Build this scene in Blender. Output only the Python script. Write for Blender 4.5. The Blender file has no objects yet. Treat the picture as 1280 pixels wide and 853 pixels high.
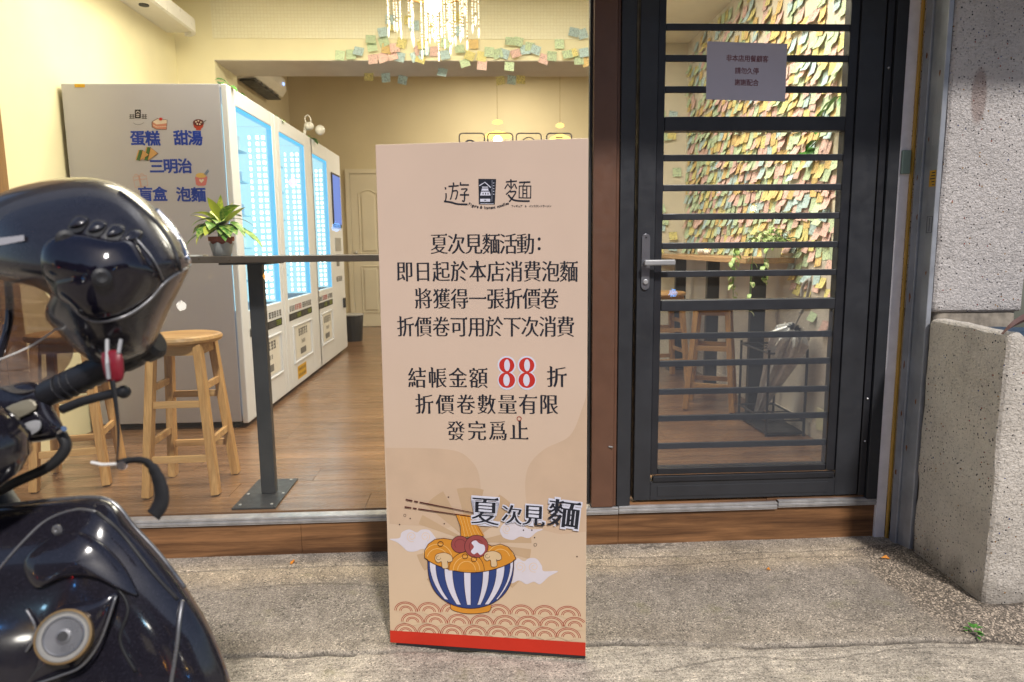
import bpy, bmesh, math, random
from mathutils import Vector, Matrix, Euler
from mathutils.geometry import tessellate_polygon
random.seed(7)
PI = math.pi
R = math.radians
SC = bpy.context.scene
COL = SC.collection

# ------------------------------------------------------------------ camera
F = 853.0 / 1280.0
cd = bpy.data.cameras.new('camera')
cam = bpy.data.objects.new('camera', cd)
COL.objects.link(cam)
cd.sensor_width = 36.0
cd.lens = 36.0 * F
cd.clip_start = 0.02
cd.clip_end = 200
CAMPOS = Vector((0, -2.7, 1.24))
_p, _y, _r = R(8), R(2.7), R(-.6)
_fw = Vector((math.sin(_y)*math.cos(_p), math.cos(_y)*math.cos(_p), -math.sin(_p)))
_rt = Vector((math.cos(_y), -math.sin(_y), 0))
_up = _rt.cross(_fw)
RT = math.cos(_r)*_rt + math.sin(_r)*_up
UP = -math.sin(_r)*_rt + math.cos(_r)*_up
FW = _fw
m3 = Matrix((RT, UP, -FW)).transposed()
cam.matrix_world = Matrix.Translation(CAMPOS) @ m3.to_4x4()
cd.dof.use_dof = True
cd.dof.focus_distance = 2.25
cd.dof.aperture_fstop = 5.0
SC.camera = cam

# ------------------------------------------------------------------ world, sun, exposure
SUN_EL, SUN_AZ = 48.0, 17.0          # the street light comes from the front right of the shop
sdir = Vector((math.sin(R(SUN_AZ))*math.cos(R(SUN_EL)), -math.cos(R(SUN_AZ))*math.cos(R(SUN_EL)), math.sin(R(SUN_EL))))
w = bpy.data.worlds.new('World')
SC.world = w
w.use_nodes = True
wn = w.node_tree.nodes
wl = w.node_tree.links
sky = wn.new('ShaderNodeTexSky')
sky.sky_type = 'NISHITA'
sky.sun_disc = False
sky.sun_elevation = R(SUN_EL)
sky.sun_rotation = R(180 - SUN_AZ)
wl.new(sky.outputs[0], wn['Background'].inputs[0])
wn['Background'].inputs[1].default_value = 0.085
sl = bpy.data.lights.new('sun', 'SUN')
sun = bpy.data.objects.new('sun', sl)
COL.objects.link(sun)
sl.energy = 2.7
sl.angle = R(4.5)
sl.color = (1.0, .95, .90)
sun.rotation_euler = sdir.to_track_quat('Z', 'Y').to_euler()
SC.view_settings.view_transform = 'Standard'
SC.view_settings.look = 'None'
SC.view_settings.exposure = 0.3
SC.view_settings.gamma = 1

def area(name, loc, size, power, col, rot=(0, 0, 0), sy=None):
    l = bpy.data.lights.new(name, 'AREA')
    l.energy = power
    l.color = col
    l.size = size
    if sy:
        l.shape = 'RECTANGLE'
        l.size_y = sy
    o = bpy.data.objects.new(name, l)
    o.location = loc
    o.rotation_euler = rot
    COL.objects.link(o)
    return o

# ------------------------------------------------------------------ helpers
def ray(px, py):
    return FW + RT*((px-640)/853.0) - UP*((py-426.5)/853.0)

def at(px, py, axis, val):
    """the point of a real plane (axis = val) that was measured at a place of the photograph"""
    d = ray(px, py)
    return CAMPOS + d*((val-CAMPOS[axis])/d[axis])

def pt(px, py, dist):
    return CAMPOS + ray(px, py)*dist

def wm(o):
    m = o.matrix_basis.copy()
    while o.parent:
        o = o.parent
        m = o.matrix_basis @ m
    return m

def lin(c):
    return tuple(((v/255)/12.92 if v/255 <= .04045 else ((v/255+.055)/1.055)**2.4) for v in c)

class MB:
    def __init__(s):
        s.v = []
        s.f = []
        s.m = []
        s.mi = 0
    def add(s, vs, fs):
        b = len(s.v)
        s.v += [tuple(v) for v in vs]
        s.f += [tuple(i+b for i in f) for f in fs]
        s.m += [s.mi]*len(fs)
        return s
    def box(s, x0, x1, y0, y1, z0, z1):
        vs = [(x, y, z) for x in (x0, x1) for y in (y0, y1) for z in (z0, z1)]
        return s.add(vs, [(0, 1, 3, 2), (4, 6, 7, 5), (0, 4, 5, 1), (2, 3, 7, 6), (0, 2, 6, 4), (1, 5, 7, 3)])
    def beam(s, a, b, wx, wy, ref=(0, 0, 1)):
        """rectangular bar from a to b"""
        a, b = Vector(a), Vector(b)
        d = (b-a).normalized()
        r = Vector(ref)
        if abs(d.dot(r)) > .95:
            r = Vector((1, 0, 0))
        u = r.cross(d).normalized()
        v = d.cross(u).normalized()
        vs = []
        for p in (a, b):
            for su, sv in ((-1, -1), (1, -1), (1, 1), (-1, 1)):
                vs.append(p + u*su*wx/2 + v*sv*wy/2)
        return s.add(vs, [(3, 2, 1, 0), (4, 5, 6, 7), (0, 1, 5, 4), (1, 2, 6, 5), (2, 3, 7, 6), (3, 0, 4, 7)])
    def tube(s, pts, rad, n=8, cap=True):
        pts = [Vector(p) for p in pts]
        if not isinstance(rad, (list, tuple)):
            rad = [rad]*len(pts)
        vs = []
        prev = None
        for i, p in enumerate(pts):
            d = (pts[min(i+1, len(pts)-1)] - pts[max(i-1, 0)]).normalized()
            if prev is None:
                r = Vector((0, 0, 1)) if abs(d.z) < .9 else Vector((1, 0, 0))
                u = r.cross(d).normalized()
            else:
                u = (prev - d*prev.dot(d)).normalized()
            prev = u
            v = d.cross(u)
            for k in range(n):
                a = 2*PI*k/n
                vs.append(p + (u*math.cos(a) + v*math.sin(a))*rad[i])
        fs = []
        for i in range(len(pts)-1):
            for k in range(n):
                a, b = i*n+k, i*n+(k+1) % n
                fs.append((a, b, b+n, a+n))
        if cap:
            fs.append(tuple(range(n-1, -1, -1)))
            fs.append(tuple(range((len(pts)-1)*n, len(pts)*n)))
        return s.add(vs, fs)
    def lathe(s, prof, c=(0, 0, 0), n=24, axis=None):
        """prof: list of (radius, height); axis: direction of height"""
        c = Vector(c)
        ax = Vector(axis or (0, 0, 1)).normalized()
        r = Vector((1, 0, 0)) if abs(ax.x) < .9 else Vector((0, 1, 0))
        u = (r - ax*r.dot(ax)).normalized()
        v = ax.cross(u)
        vs = []
        for (rr, h) in prof:
            for k in range(n):
                a = 2*PI*k/n
                vs.append(c + ax*h + (u*math.cos(a)+v*math.sin(a))*rr)
        fs = []
        for i in range(len(prof)-1):
            for k in range(n):
                a, b = i*n+k, i*n+(k+1) % n
                fs.append((a, b, b+n, a+n))
        fs.append(tuple(range(n-1, -1, -1)))
        fs.append(tuple(range((len(prof)-1)*n, len(prof)*n)))
        return s.add(vs, fs)
    def ball(s, c, r, n=10, sq=(1, 1, 1)):
        c = Vector(c)
        vs = []
        fs = []
        m = n//2+1
        for i in range(m+1):
            t = PI*i/m
            for k in range(n):
                a = 2*PI*k/n
                vs.append(c + Vector((math.sin(t)*math.cos(a)*r*sq[0], math.sin(t)*math.sin(a)*r*sq[1], math.cos(t)*r*sq[2])))
        for i in range(m):
            for k in range(n):
                a, b = i*n+k, i*n+(k+1) % n
                fs.append((a, a+n, b+n, b))
        return s.add(vs, fs)
    def prism(s, poly, f0, f1):
        """poly: 2-D outline; f0 / f1 map a 2-D point to the two faces"""
        n = len(poly)
        vs = [f0(*p) for p in poly] + [f1(*p) for p in poly]
        tri = tessellate_polygon([[Vector((p[0], p[1], 0)) for p in poly]])
        fs = [tuple(t) for t in tri] + [tuple(i+n for i in reversed(t)) for t in tri]
        fs += [(i, (i+1) % n, (i+1) % n+n, i+n) for i in range(n)]
        return s.add(vs, fs)
    def inflate(s, outline, cen, fmap, depth, steps=7, pw=.5, back=None):
        """closed bulging body: rings of a shrinking outline; fmap(x, y, h) -> 3-D"""
        n = len(outline)
        vs = []
        lv = []
        for i in range(-steps, steps+1):
            t = i/steps
            k = max(0.0, 1-abs(t)**2)**pw
            h = (depth if t > 0 else (back if back is not None else depth))*t
            lv.append((max(k, .02), h))
        for k, h in lv:
            for (x, y) in outline:
                vs.append(fmap(cen[0]+(x-cen[0])*k, cen[1]+(y-cen[1])*k, h))
        fs = []
        for i in range(len(lv)-1):
            for j in range(n):
                a, b = i*n+j, i*n+(j+1) % n
                fs.append((a, b, b+n, a+n))
        fs.append(tuple(range(n-1, -1, -1)))
        fs.append(tuple(range((len(lv)-1)*n, len(lv)*n)))
        return s.add(vs, fs)
    def build(s, name, mat, parent=None, smooth=False, bevel=0, world=True, sub=0):
        me = bpy.data.meshes.new(name)
        vs = s.v
        if parent is not None and world:
            inv = wm(parent).inverted()
            vs = [tuple(inv @ Vector(v)) for v in vs]
        me.from_pydata(vs, [], s.f)
        mats = mat if isinstance(mat, (list, tuple)) else [mat]
        for q in mats:
            me.materials.append(q)
        if len(mats) > 1:
            me.polygons.foreach_set('material_index', s.m)
        bm = bmesh.new()
        bm.from_mesh(me)
        bmesh.ops.recalc_face_normals(bm, faces=bm.faces)
        bm.to_mesh(me)
        bm.free()
        me.update()
        o = bpy.data.objects.new(name, me)
        COL.objects.link(o)
        if parent is not None:
            o.parent = parent
        if smooth:
            me.polygons.foreach_set('use_smooth', [True]*len(me.polygons))
        if bevel:
            md = o.modifiers.new('bevel', 'BEVEL')
            md.width = bevel
            md.segments = 2
            md.limit_method = 'ANGLE'
        if sub:
            md = o.modifiers.new('subdiv', 'SUBSURF')
            md.levels = md.render_levels = sub
        return o

def tag(o, label=None, cat=None, group=None, kind=None):
    if label:
        o['label'] = label
    if cat:
        o['category'] = cat
    if group:
        o['group'] = group
    if kind:
        o['kind'] = kind
    return o

def empty(name, loc, label=None, cat=None, group=None, rz=0):
    o = bpy.data.objects.new(name, None)
    o.location = loc
    o.rotation_euler = (0, 0, rz)
    o.empty_display_size = .1
    COL.objects.link(o)
    return tag(o, label, cat, group)

def copy_tree(o, parent=None):
    c = o.copy()
    COL.objects.link(c)
    c.parent = parent
    for ch in [x for x in bpy.data.objects if x.parent == o]:
        copy_tree(ch, c)
    return c

# ------------------------------------------------------------------ materials
def newmat(name):
    m = bpy.data.materials.new(name)
    m.use_nodes = True
    nt = m.node_tree
    return m, nt, nt.nodes['Principled BSDF']

def N(nt, typ, **kw):
    n = nt.nodes.new(typ)
    for k, v in kw.items():
        if k.startswith('i_'):
            key = k[2:].replace('_', ' ')
            n.inputs[key].default_value = v
        else:
            setattr(n, k, v)
    return n

def mix(nt, fac, a, b, mode='MIX'):
    n = nt.nodes.new('ShaderNodeMix')
    n.data_type = 'RGBA'
    n.blend_type = mode
    for sock, val in ((n.inputs[0], fac), (n.inputs[6], a), (n.inputs[7], b)):
        if hasattr(val, 'is_output'):
            nt.links.new(val, sock)
        elif isinstance(val, (int, float)):
            sock.default_value = val if sock.type == 'VALUE' else (val, val, val, 1)
        else:
            sock.default_value = tuple(val)[:3] + (1,)
    return n.outputs[2]

def ramp(nt, src, stops, interp='LINEAR'):
    n = nt.nodes.new('ShaderNodeValToRGB')
    n.color_ramp.interpolation = interp
    el = n.color_ramp.elements
    while len(el) < len(stops):
        el.new(.5)
    for e, (p, c) in zip(el, stops):
        e.position = p
        e.color = (c, c, c, 1) if isinstance(c, (int, float)) else tuple(c)[:3]+(1,)
    nt.links.new(src, n.inputs[0])
    return n.outputs[0]

def coords(nt, kind='pos', scale=(1, 1, 1), rot=(0, 0, 0)):
    if kind == 'pos':
        src = nt.nodes.new('ShaderNodeNewGeometry').outputs['Position']
    elif kind == 'gen':
        src = nt.nodes.new('ShaderNodeTexCoord').outputs['Generated']
    else:
        src = nt.nodes.new('ShaderNodeTexCoord').outputs['Object']
    mp = nt.nodes.new('ShaderNodeMapping')
    mp.inputs['Scale'].default_value = scale
    mp.inputs['Rotation'].default_value = rot
    nt.links.new(src, mp.inputs['Vector'])
    return mp.outputs[0]

def noise(nt, co, scale, detail=4, rough=.55, dist=0):
    n = N(nt, 'ShaderNodeTexNoise')
    n.inputs['Scale'].default_value = scale
    n.inputs['Detail'].default_value = detail
    n.inputs['Roughness'].default_value = rough
    n.inputs['Distortion'].default_value = dist
    nt.links.new(co, n.inputs['Vector'])
    return n.outputs[0]

def bump(nt, bs, h, strength=.3, dist=.01, prev=None):
    b = N(nt, 'ShaderNodeBump')
    b.inputs['Strength'].default_value = strength
    b.inputs['Distance'].default_value = dist
    nt.links.new(h, b.inputs['Height'])
    if prev is not None:
        nt.links.new(prev, b.inputs['Normal'])
    nt.links.new(b.outputs[0], bs.inputs['Normal'])
    return b.outputs[0]

def mat(name, col, rough=.5, metal=0, var=.12, vscale=6, bmp=0, bscale=200, spec=.5, coat=0, co='pos', rvar=.1, emit=None, es=0):
    m, nt, bs = newmat(name)
    c = coords(nt, co)
    n1 = noise(nt, c, vscale, 5)
    f = ramp(nt, n1, [(.3, 1-var), (.7, 1+var)])
    out = mix(nt, 1.0, tuple(col), f, 'MULTIPLY')
    nt.links.new(out, bs.inputs['Base Color'])
    n2 = noise(nt, c, vscale*3, 4)
    rr = ramp(nt, n2, [(.3, max(.02, rough-rvar)), (.7, min(1, rough+rvar))])
    nt.links.new(rr, bs.inputs['Roughness'])
    bs.inputs['Metallic'].default_value = metal
    bs.inputs['Specular IOR Level'].default_value = spec
    if coat:
        bs.inputs['Coat Weight'].default_value = coat
        bs.inputs['Coat Roughness'].default_value = .05
    if bmp:
        n3 = noise(nt, c, bscale, 3)
        bump(nt, bs, n3, bmp, .002)
    if emit:
        bs.inputs['Emission Color'].default_value = tuple(emit)+(1,)
        bs.inputs['Emission Strength'].default_value = es
    return m

def emis(name, col, s):
    m = bpy.data.materials.new(name)
    m.use_nodes = True
    nt = m.node_tree
    nt.nodes.clear()
    e = N(nt, 'ShaderNodeEmission')
    e.inputs[0].default_value = tuple(col)+(1,)
    e.inputs[1].default_value = s
    o = N(nt, 'ShaderNodeOutputMaterial')
    nt.links.new(e.outputs[0], o.inputs[0])
    return m

def glassmat(name, tint=(1, 1, 1), refl=1.0, rough=0.0, dust=0.0):
    m = bpy.data.materials.new(name)
    m.use_nodes = True
    nt = m.node_tree
    nt.nodes.clear()
    t = N(nt, 'ShaderNodeBsdfTransparent')
    t.inputs[0].default_value = tuple(tint)+(1,)
    g = N(nt, 'ShaderNodeBsdfGlossy')
    g.inputs['Roughness'].default_value = rough
    fr = N(nt, 'ShaderNodeFresnel')
    fr.inputs[0].default_value = 1.45
    mu = N(nt, 'ShaderNodeMath', operation='MULTIPLY')
    nt.links.new(fr.outputs[0], mu.inputs[0])
    mu.inputs[1].default_value = refl
    gb = N(nt, 'ShaderNodeNewGeometry')
    iv = N(nt, 'ShaderNodeMath', operation='SUBTRACT')
    iv.inputs[0].default_value = 1
    nt.links.new(gb.outputs['Backfacing'], iv.inputs[1])
    m2 = N(nt, 'ShaderNodeMath', operation='MULTIPLY')
    nt.links.new(mu.outputs[0], m2.inputs[0])
    nt.links.new(iv.outputs[0], m2.inputs[1])
    mx = N(nt, 'ShaderNodeMixShader')
    nt.links.new(m2.outputs[0], mx.inputs[0])
    nt.links.new(t.outputs[0], mx.inputs[1])
    nt.links.new(g.outputs[0], mx.inputs[2])
    last = mx.outputs[0]
    if dust:
        d = N(nt, 'ShaderNodeBsdfDiffuse')
        d.inputs[0].default_value = (.7, .68, .64, 1)
        c = coords(nt, 'pos')
        f = ramp(nt, noise(nt, c, 5, 6, .7), [(.35, dust*.4), (.8, dust*1.6)])
        mx2 = N(nt, 'ShaderNodeMixShader')
        nt.links.new(f, mx2.inputs[0])
        nt.links.new(last, mx2.inputs[1])
        nt.links.new(d.outputs[0], mx2.inputs[2])
        last = mx2.outputs[0]
    o = N(nt, 'ShaderNodeOutputMaterial')
    nt.links.new(last, o.inputs[0])
    return m

def wood(name, dark, light, rough=.45, gscale=1.0, axis='x', co='pos', coat=0, bmp=.15, obj_random=False, contrast=1.0):
    m, nt, bs = newmat(name)
    sc = {'x': (1.2, 22, 22), 'y': (22, 1.2, 22), 'z': (22, 22, 1.2)}[axis]
    c = coords(nt, co, tuple(q*gscale for q in sc))
    if obj_random:
        oi = N(nt, 'ShaderNodeObjectInfo')
        va = N(nt, 'ShaderNodeVectorMath', operation='ADD')
        ml = N(nt, 'ShaderNodeMath', operation='MULTIPLY')
        ml.inputs[1].default_value = 37
        nt.links.new(oi.outputs['Random'], ml.inputs[0])
        nt.links.new(c, va.inputs[0])
        nt.links.new(ml.outputs[0], va.inputs[1])
        c = va.outputs[0]
    n1 = noise(nt, c, 1.0, 6, .6, .6)
    n2 = noise(nt, c, 5.0, 4, .7, .2)
    f1 = ramp(nt, n1, [(.5-.22/contrast, 0), (.5+.22/contrast, 1)])
    f2 = ramp(nt, n2, [(.4, .62), (.6, 1.0)])
    colr = mix(nt, f1, dark, light)
    colr = mix(nt, .55, colr, f2, 'MULTIPLY')
    if obj_random:
        f3 = ramp(nt, oi.outputs['Random'], [(0, .90), (1, 1.07)])
        colr = mix(nt, 1.0, colr, f3, 'MULTIPLY')
    nt.links.new(colr, bs.inputs['Base Color'])
    rr = ramp(nt, n2, [(.3, rough+.08), (.7, rough-.08)])
    nt.links.new(rr, bs.inputs['Roughness'])
    if coat:
        bs.inputs['Coat Weight'].default_value = coat
        bs.inputs['Coat Roughness'].default_value = .2
    if bmp:
        bump(nt, bs, n2, bmp, .002)
    return m

M = {}
M['floor_wood'] = wood('laminate_floor', (.12, .058, .028), (.30, .165, .088), .30, .8, 'x', obj_random=True, coat=.35)
M['step_wood'] = wood('step_laminate', (.085, .036, .014), (.31, .15, .062), .5, 1.5, 'x', contrast=1.3)
M['stool_wood'] = wood('pine_stool', (.36, .17, .055), (.62, .37, .15), .45, 1.3, 'z', co='obj', bmp=.1)
M['seat_wood'] = wood('pine_seat', (.36, .18, .07), (.62, .38, .16), .4, 1.0, 'x', co='obj', bmp=.1)
M['panel_wood'] = wood('wall_cladding', (.20, .10, .035), (.42, .25, .10), .5, .8, 'z')
M['table_wood'] = wood('table_wood', (.42, .24, .12), (.62, .40, .22), .4, .8, 'y')
M['counter'] = mat('counter_laminate', (.075, .055, .042), .35, var=.15, vscale=10, coat=.2)
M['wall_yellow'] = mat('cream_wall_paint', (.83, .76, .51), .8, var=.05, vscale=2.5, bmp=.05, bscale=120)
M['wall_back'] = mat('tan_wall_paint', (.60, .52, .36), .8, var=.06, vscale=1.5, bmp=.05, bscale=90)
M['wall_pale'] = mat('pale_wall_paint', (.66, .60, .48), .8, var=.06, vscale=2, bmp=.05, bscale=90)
M['wall_grey'] = mat('grey_wainscot', (.58, .52, .46), .75, var=.1, vscale=3)
M['ceiling'] = mat('ceiling_paint', (.72, .68, .58), .85, var=.04)
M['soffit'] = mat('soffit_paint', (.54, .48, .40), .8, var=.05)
M['brown_metal'] = mat('brown_painted_metal', (.13, .062, .038), .42, var=.12, vscale=9, bmp=.05, bscale=300)
M['black_metal'] = mat('charcoal_powder_coat', (.028, .030, .036), .42, var=.15, vscale=8, bmp=.08, bscale=500)
M['black_metal2'] = mat('black_frame_metal', (.018, .019, .024), .38, var=.2, vscale=8, bmp=.05, bscale=500)
M['alu'] = mat('worn_aluminium', (.46, .46, .47), .38, metal=.55, var=.2, vscale=20, bmp=.1, bscale=150)
M['steel'] = mat('galvanised_rail', (.36, .38, .42), .45, metal=.35, var=.2, vscale=9, bmp=.08, bscale=100)
M['white_frame'] = mat('white_jamb_paint', (.82, .80, .84), .5, var=.07, vscale=20)
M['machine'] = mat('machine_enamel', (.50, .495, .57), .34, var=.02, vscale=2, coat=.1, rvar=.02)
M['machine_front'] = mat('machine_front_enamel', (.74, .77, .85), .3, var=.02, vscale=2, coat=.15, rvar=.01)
M['dark'] = mat('dark_plastic', (.02, .02, .022), .5)
M['rubber'] = mat('rubber', (.018, .018, .02), .6, bmp=.1, bscale=400)
M['white_plastic'] = mat('white_plastic', (.78, .76, .72), .35, var=.04)
M['grey_plastic'] = mat('grey_plastic', (.33, .33, .34), .4)
M['glass'] = glassmat('shop_glass', (.97, .985, .97), .8, 0, .012)
M['glass_door'] = glassmat('door_glass', (.95, .965, .96), .7, 0, .02)
M['case_glass'] = glassmat('machine_glass', (.9, .98, 1.0), .8)
M['clear'] = glassmat('clear_visor', (.60, .53, .50), 1.6, .08, .10)
M['crystal'] = mat('crystal', (.95, .93, .86), .12, var=.02, emit=(1, .86, .55), es=.06)  # faint emission stands in for lamp light refracted in the beads
M['crystal'].node_tree.nodes['Principled BSDF'].inputs['Transmission Weight'].default_value = .35
M['led_white'] = emis('led_white', (.92, .98, 1.0), 4.5)
M['lining_glow'] = emis('lining_glow', (.52, .85, 1.0), 1.1)  # self-lit cabinet lining, in place of the LED light scattered inside
M['led_blue'] = emis('led_blue', (.16, .62, 1.0), 1.0)
M['screen'] = emis('screen_blue', (.22, .30, .72), .9)
M['bulb'] = emis('warm_bulb', (1.0, .80, .45), 14.0)
M['bulb_soft'] = emis('amber_glow', (1.0, .62, .16), 2.2)
M['ink'] = mat('navy_black_ink', (.012, .014, .024), .55, var=.1)
M['ink_blue'] = mat('blue_ink', (.012, .05, .40), .5, var=.1)
M['ink_red'] = mat('red_ink', (.55, .03, .02), .5, var=.08)
M['ink_brownred'] = mat('dull_red_ink', (.32, .05, .03), .5, var=.08)
M['paper'] = mat('notice_paper', (.56, .53, .62), .7, var=.04)
M['halo'] = mat('pale_halo_ink', (.68, .68, .78), .55, var=.03)

def flat(name, rgb, rough=.55):
    return mat(name, lin(rgb), rough, var=.04, vscale=12)
# ------------------------------------------------------------------ lettering (Blender's own built-in font)
_gc = {}
_gm = {}
def glyph(ch):
    if ch in _gc:
        return _gc[ch]
    c = bpy.data.curves.new('tmp', 'FONT')
    c.body = ch
    o = bpy.data.objects.new('tmp', c)
    COL.objects.link(o)
    dg = bpy.context.evaluated_depsgraph_get()
    dg.update()
    oe = o.evaluated_get(dg)
    cc = oe.to_curve(dg)
    cons = []
    for sp in cc.splines:
        bp = sp.bezier_points
        out = []
        n = len(bp)
        for i in range(n):
            a, b = bp[i], bp[(i+1) % n]
            p0, p1, p2, p3 = a.co, a.handle_right, b.handle_left, b.co
            L = (p3-p0).length
            straight = (p1-p0).cross(p3-p0).length < 1e-5 and (p2-p0).cross(p3-p0).length < 1e-5
            k = 1 if straight else 4
            for j in range(k):
                t = j/k
                q = p0*(1-t)**3 + p1*3*t*(1-t)**2 + p2*3*t*t*(1-t) + p3*t**3
                if not out or (Vector((q.x, q.y))-Vector(out[-1])).length > 1e-4:
                    out.append((q.x, q.y))
        if len(out) > 2:
            cons.append(out)
    oe.to_curve_clear()
    bpy.data.objects.remove(o)
    bpy.data.curves.remove(c)
    _gc[ch] = cons
    return cons

def grow(con, ox, oy):
    n = len(con)
    res = []
    ns = []
    for i in range(n):
        a, b = con[i], con[(i+1) % n]
        dx, dy = b[0]-a[0], b[1]-a[1]
        L = math.hypot(dx, dy) or 1
        ns.append((-dy/L, dx/L))     # fonts here wind clockwise: left normal points out
    for i in range(n):
        n0, n1 = ns[i-1], ns[i]
        nx = n0[0] if abs(n0[0]) > abs(n1[0]) else n1[0]
        ny = n0[1] if abs(n0[1]) > abs(n1[1]) else n1[1]
        res.append((con[i][0]+nx*ox, con[i][1]+ny*oy))
    return res

def sarea(c):
    return sum(c[i-1][0]*c[i][1]-c[i][0]*c[i-1][1] for i in range(len(c)))/2

def put_glyph(ch, cx, cy, sw, sh, ox=0, oy=0, rot=0, outer=False, jit=0.0, serif=0):
    """a sign scaled to its em box; returns a (verts, faces) patch, or grown outer contours for a halo"""
    cons = glyph(ch)
    if not cons:
        return []
    if ord(ch) > 0x2e80:
        x0, y0, e = 0.5, 0.357, .93
    else:
        xs = [p[0] for c in cons for p in c]
        x0, y0, e = (min(xs)+max(xs))/2, .357, .93
    sg = 1
    big = max(cons, key=lambda c: abs(sarea(c)))
    if sarea(big) > 0:
        sg = -1
    def place(x, y):
        x = (x-x0)/e*sw + random.uniform(-jit, jit)
        y = (y-y0)/e*sh + random.uniform(-jit, jit)
        return (cx+x*math.cos(rot)-y*math.sin(rot), cy+x*math.sin(rot)+y*math.cos(rot))
    if outer:
        return [[place(*p) for p in grow(c, ox*sg, oy*sg)] for c in cons if outer == 2 or sarea(c)*sarea(big) > 0]
    if ch not in _gm:
        vs, fs = fill(cons)
        off = {}
        for c in cons:
            for p, q in zip(c, grow(c, sg, sg)):
                off[(round(p[0], 4), round(p[1], 4))] = (q[0]-p[0], q[1]-p[1])
        _gm[ch] = (vs, fs, [off.get((round(v[0], 4), round(v[1], 4)), (0, 0)) for v in vs])
    vs, fs, of = _gm[ch]
    res = [([place(v[0]+o[0]*ox, v[1]+o[1]*oy) for v, o in zip(vs, of)], fs)]
    if serif:
        for c in cons:
            n = len(c)
            for i in range(n):
                a, b, pz, nz = c[i], c[(i+1) % n], c[i-1], c[(i+2) % n]
                dx, dy = b[0]-a[0], b[1]-a[1]
                out_x, out_y = (dy, -dx) if sg < 0 else (-dy, dx)
                la, lb = math.dist(a, pz), math.dist(b, nz)
                if abs(dx) < .012 and .045 < abs(dy) < .11 and out_x > 0 and min(la, lb) > .10 and abs(a[1]-pz[1]) < .02 and abs(b[1]-nz[1]) < .02:
                    t, x = max(a[1], b[1])+oy*.6, a[0]+ox
                    res.append(([place(*p) for p in ((x-.13, t-.002), (x+.012, t-.020), (x-.030, t+.048))], [(0, 1, 2)]))
                if abs(dy) < .012 and .045 < abs(dx) < .11 and out_y > 0 and min(la, lb) > .12 and abs(a[0]-pz[0]) < .02 and abs(b[0]-nz[0]) < .02:
                    t, x0_, x1_ = a[1], min(a[0], b[0]), max(a[0], b[0])
                    res.append(([place(*p) for p in ((x0_-.045, t+.022), (x0_-ox, t-.055), (x1_+ox, t-.005))], [(0, 1, 2)]))
    return res

def fill(contours):
    """fill contours with holes -> (2-D verts, faces)"""
    cu = bpy.data.curves.new('tmp', 'CURVE')
    cu.dimensions = '2D'
    cu.fill_mode = 'BOTH'
    for c in contours:
        sp = cu.splines.new('POLY')
        sp.points.add(len(c)-1)
        for i, p in enumerate(c):
            sp.points[i].co = (p[0], p[1], 0, 1)
        sp.use_cyclic_u = True
    o = bpy.data.objects.new('tmp', cu)
    COL.objects.link(o)
    dg = bpy.context.evaluated_depsgraph_get()
    dg.update()
    me = bpy.data.meshes.new_from_object(o.evaluated_get(dg))
    vs = [(v.co.x, v.co.y) for v in me.vertices]
    fs = [tuple(p.vertices) for p in me.polygons]
    bpy.data.objects.remove(o)
    bpy.data.curves.remove(cu)
    bpy.data.meshes.remove(me)
    return vs, fs

class Print:
    """flat print on a plane: fmap(u, v, height) -> 3-D"""
    def __init__(s, fmap, eps=.0002):
        s.mb = MB()
        s.f = fmap
        s.e = eps
        s.mats = []
    def _m(s, m):
        if m not in s.mats:
            s.mats.append(m)
        s.mb.mi = s.mats.index(m)
    def poly(s, pts, m, lay=1):
        s._m(m)
        tri = tessellate_polygon([[Vector((p[0], p[1], 0)) for p in pts]])
        s.mb.add([s.f(p[0], p[1], s.e*lay) for p in pts], [tuple(t) for t in tri])
    def line(s, pts, wd, m, lay=2, closed=False):
        s._m(m)
        n = len(pts)
        L = []
        for i in range(n):
            a = pts[(i-1) % n] if (closed or i > 0) else pts[i]
            b = pts[(i+1) % n] if (closed or i < n-1) else pts[i]
            dx, dy = b[0]-a[0], b[1]-a[1]
            q = math.hypot(dx, dy) or 1
            ww = wd[i] if isinstance(wd, (list, tuple)) else wd
            L.append((-dy/q*ww/2, dx/q*ww/2))
        vs = []
        for (p, d) in zip(pts, L):
            vs.append(s.f(p[0]+d[0], p[1]+d[1], s.e*lay))
            vs.append(s.f(p[0]-d[0], p[1]-d[1], s.e*lay))
        k = n if closed else n-1
        s.mb.add(vs, [(2*i, 2*i+1, (2*i+3) % (2*n), (2*i+2) % (2*n)) for i in range(k)])
    def glyphs(s, contours, m, lay=3):
        s._m(m)
        for vs, fs in contours:
            s.mb.add([s.f(x, y, s.e*lay) for x, y in vs], fs)
    def build(s, name, parent, label=None):
        o = s.mb.build(name, s.mats, parent)
        if label:
            o['label'] = label
        return o

def arc(cx, cy, r, a0, a1, n=16, ry=None):
    return [(cx+r*math.cos(R(a0+(a1-a0)*i/n)), cy+(ry or r)*math.sin(R(a0+(a1-a0)*i/n))) for i in range(n+1)]

def spline(pts, n=6, closed=False):
    out = []
    P = [Vector(p) for p in pts]
    k = len(P)
    for i in range(k if closed else k-1):
        if closed:
            p0, p1, p2, p3 = P[(i-1) % k], P[i], P[(i+1) % k], P[(i+2) % k]
        else:
            p0, p1, p2, p3 = P[max(i-1, 0)], P[i], P[i+1], P[min(i+2, k-1)]
        for j in range(n):
            t = j/n
            out.append(tuple(.5*((2*p1)+(p2-p0)*t+(2*p0-5*p1+4*p2-p3)*t*t+(3*p1-p0-3*p2+p3)*t**3)))
    if not closed:
        out.append(tuple(P[-1]))
    return out

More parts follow.
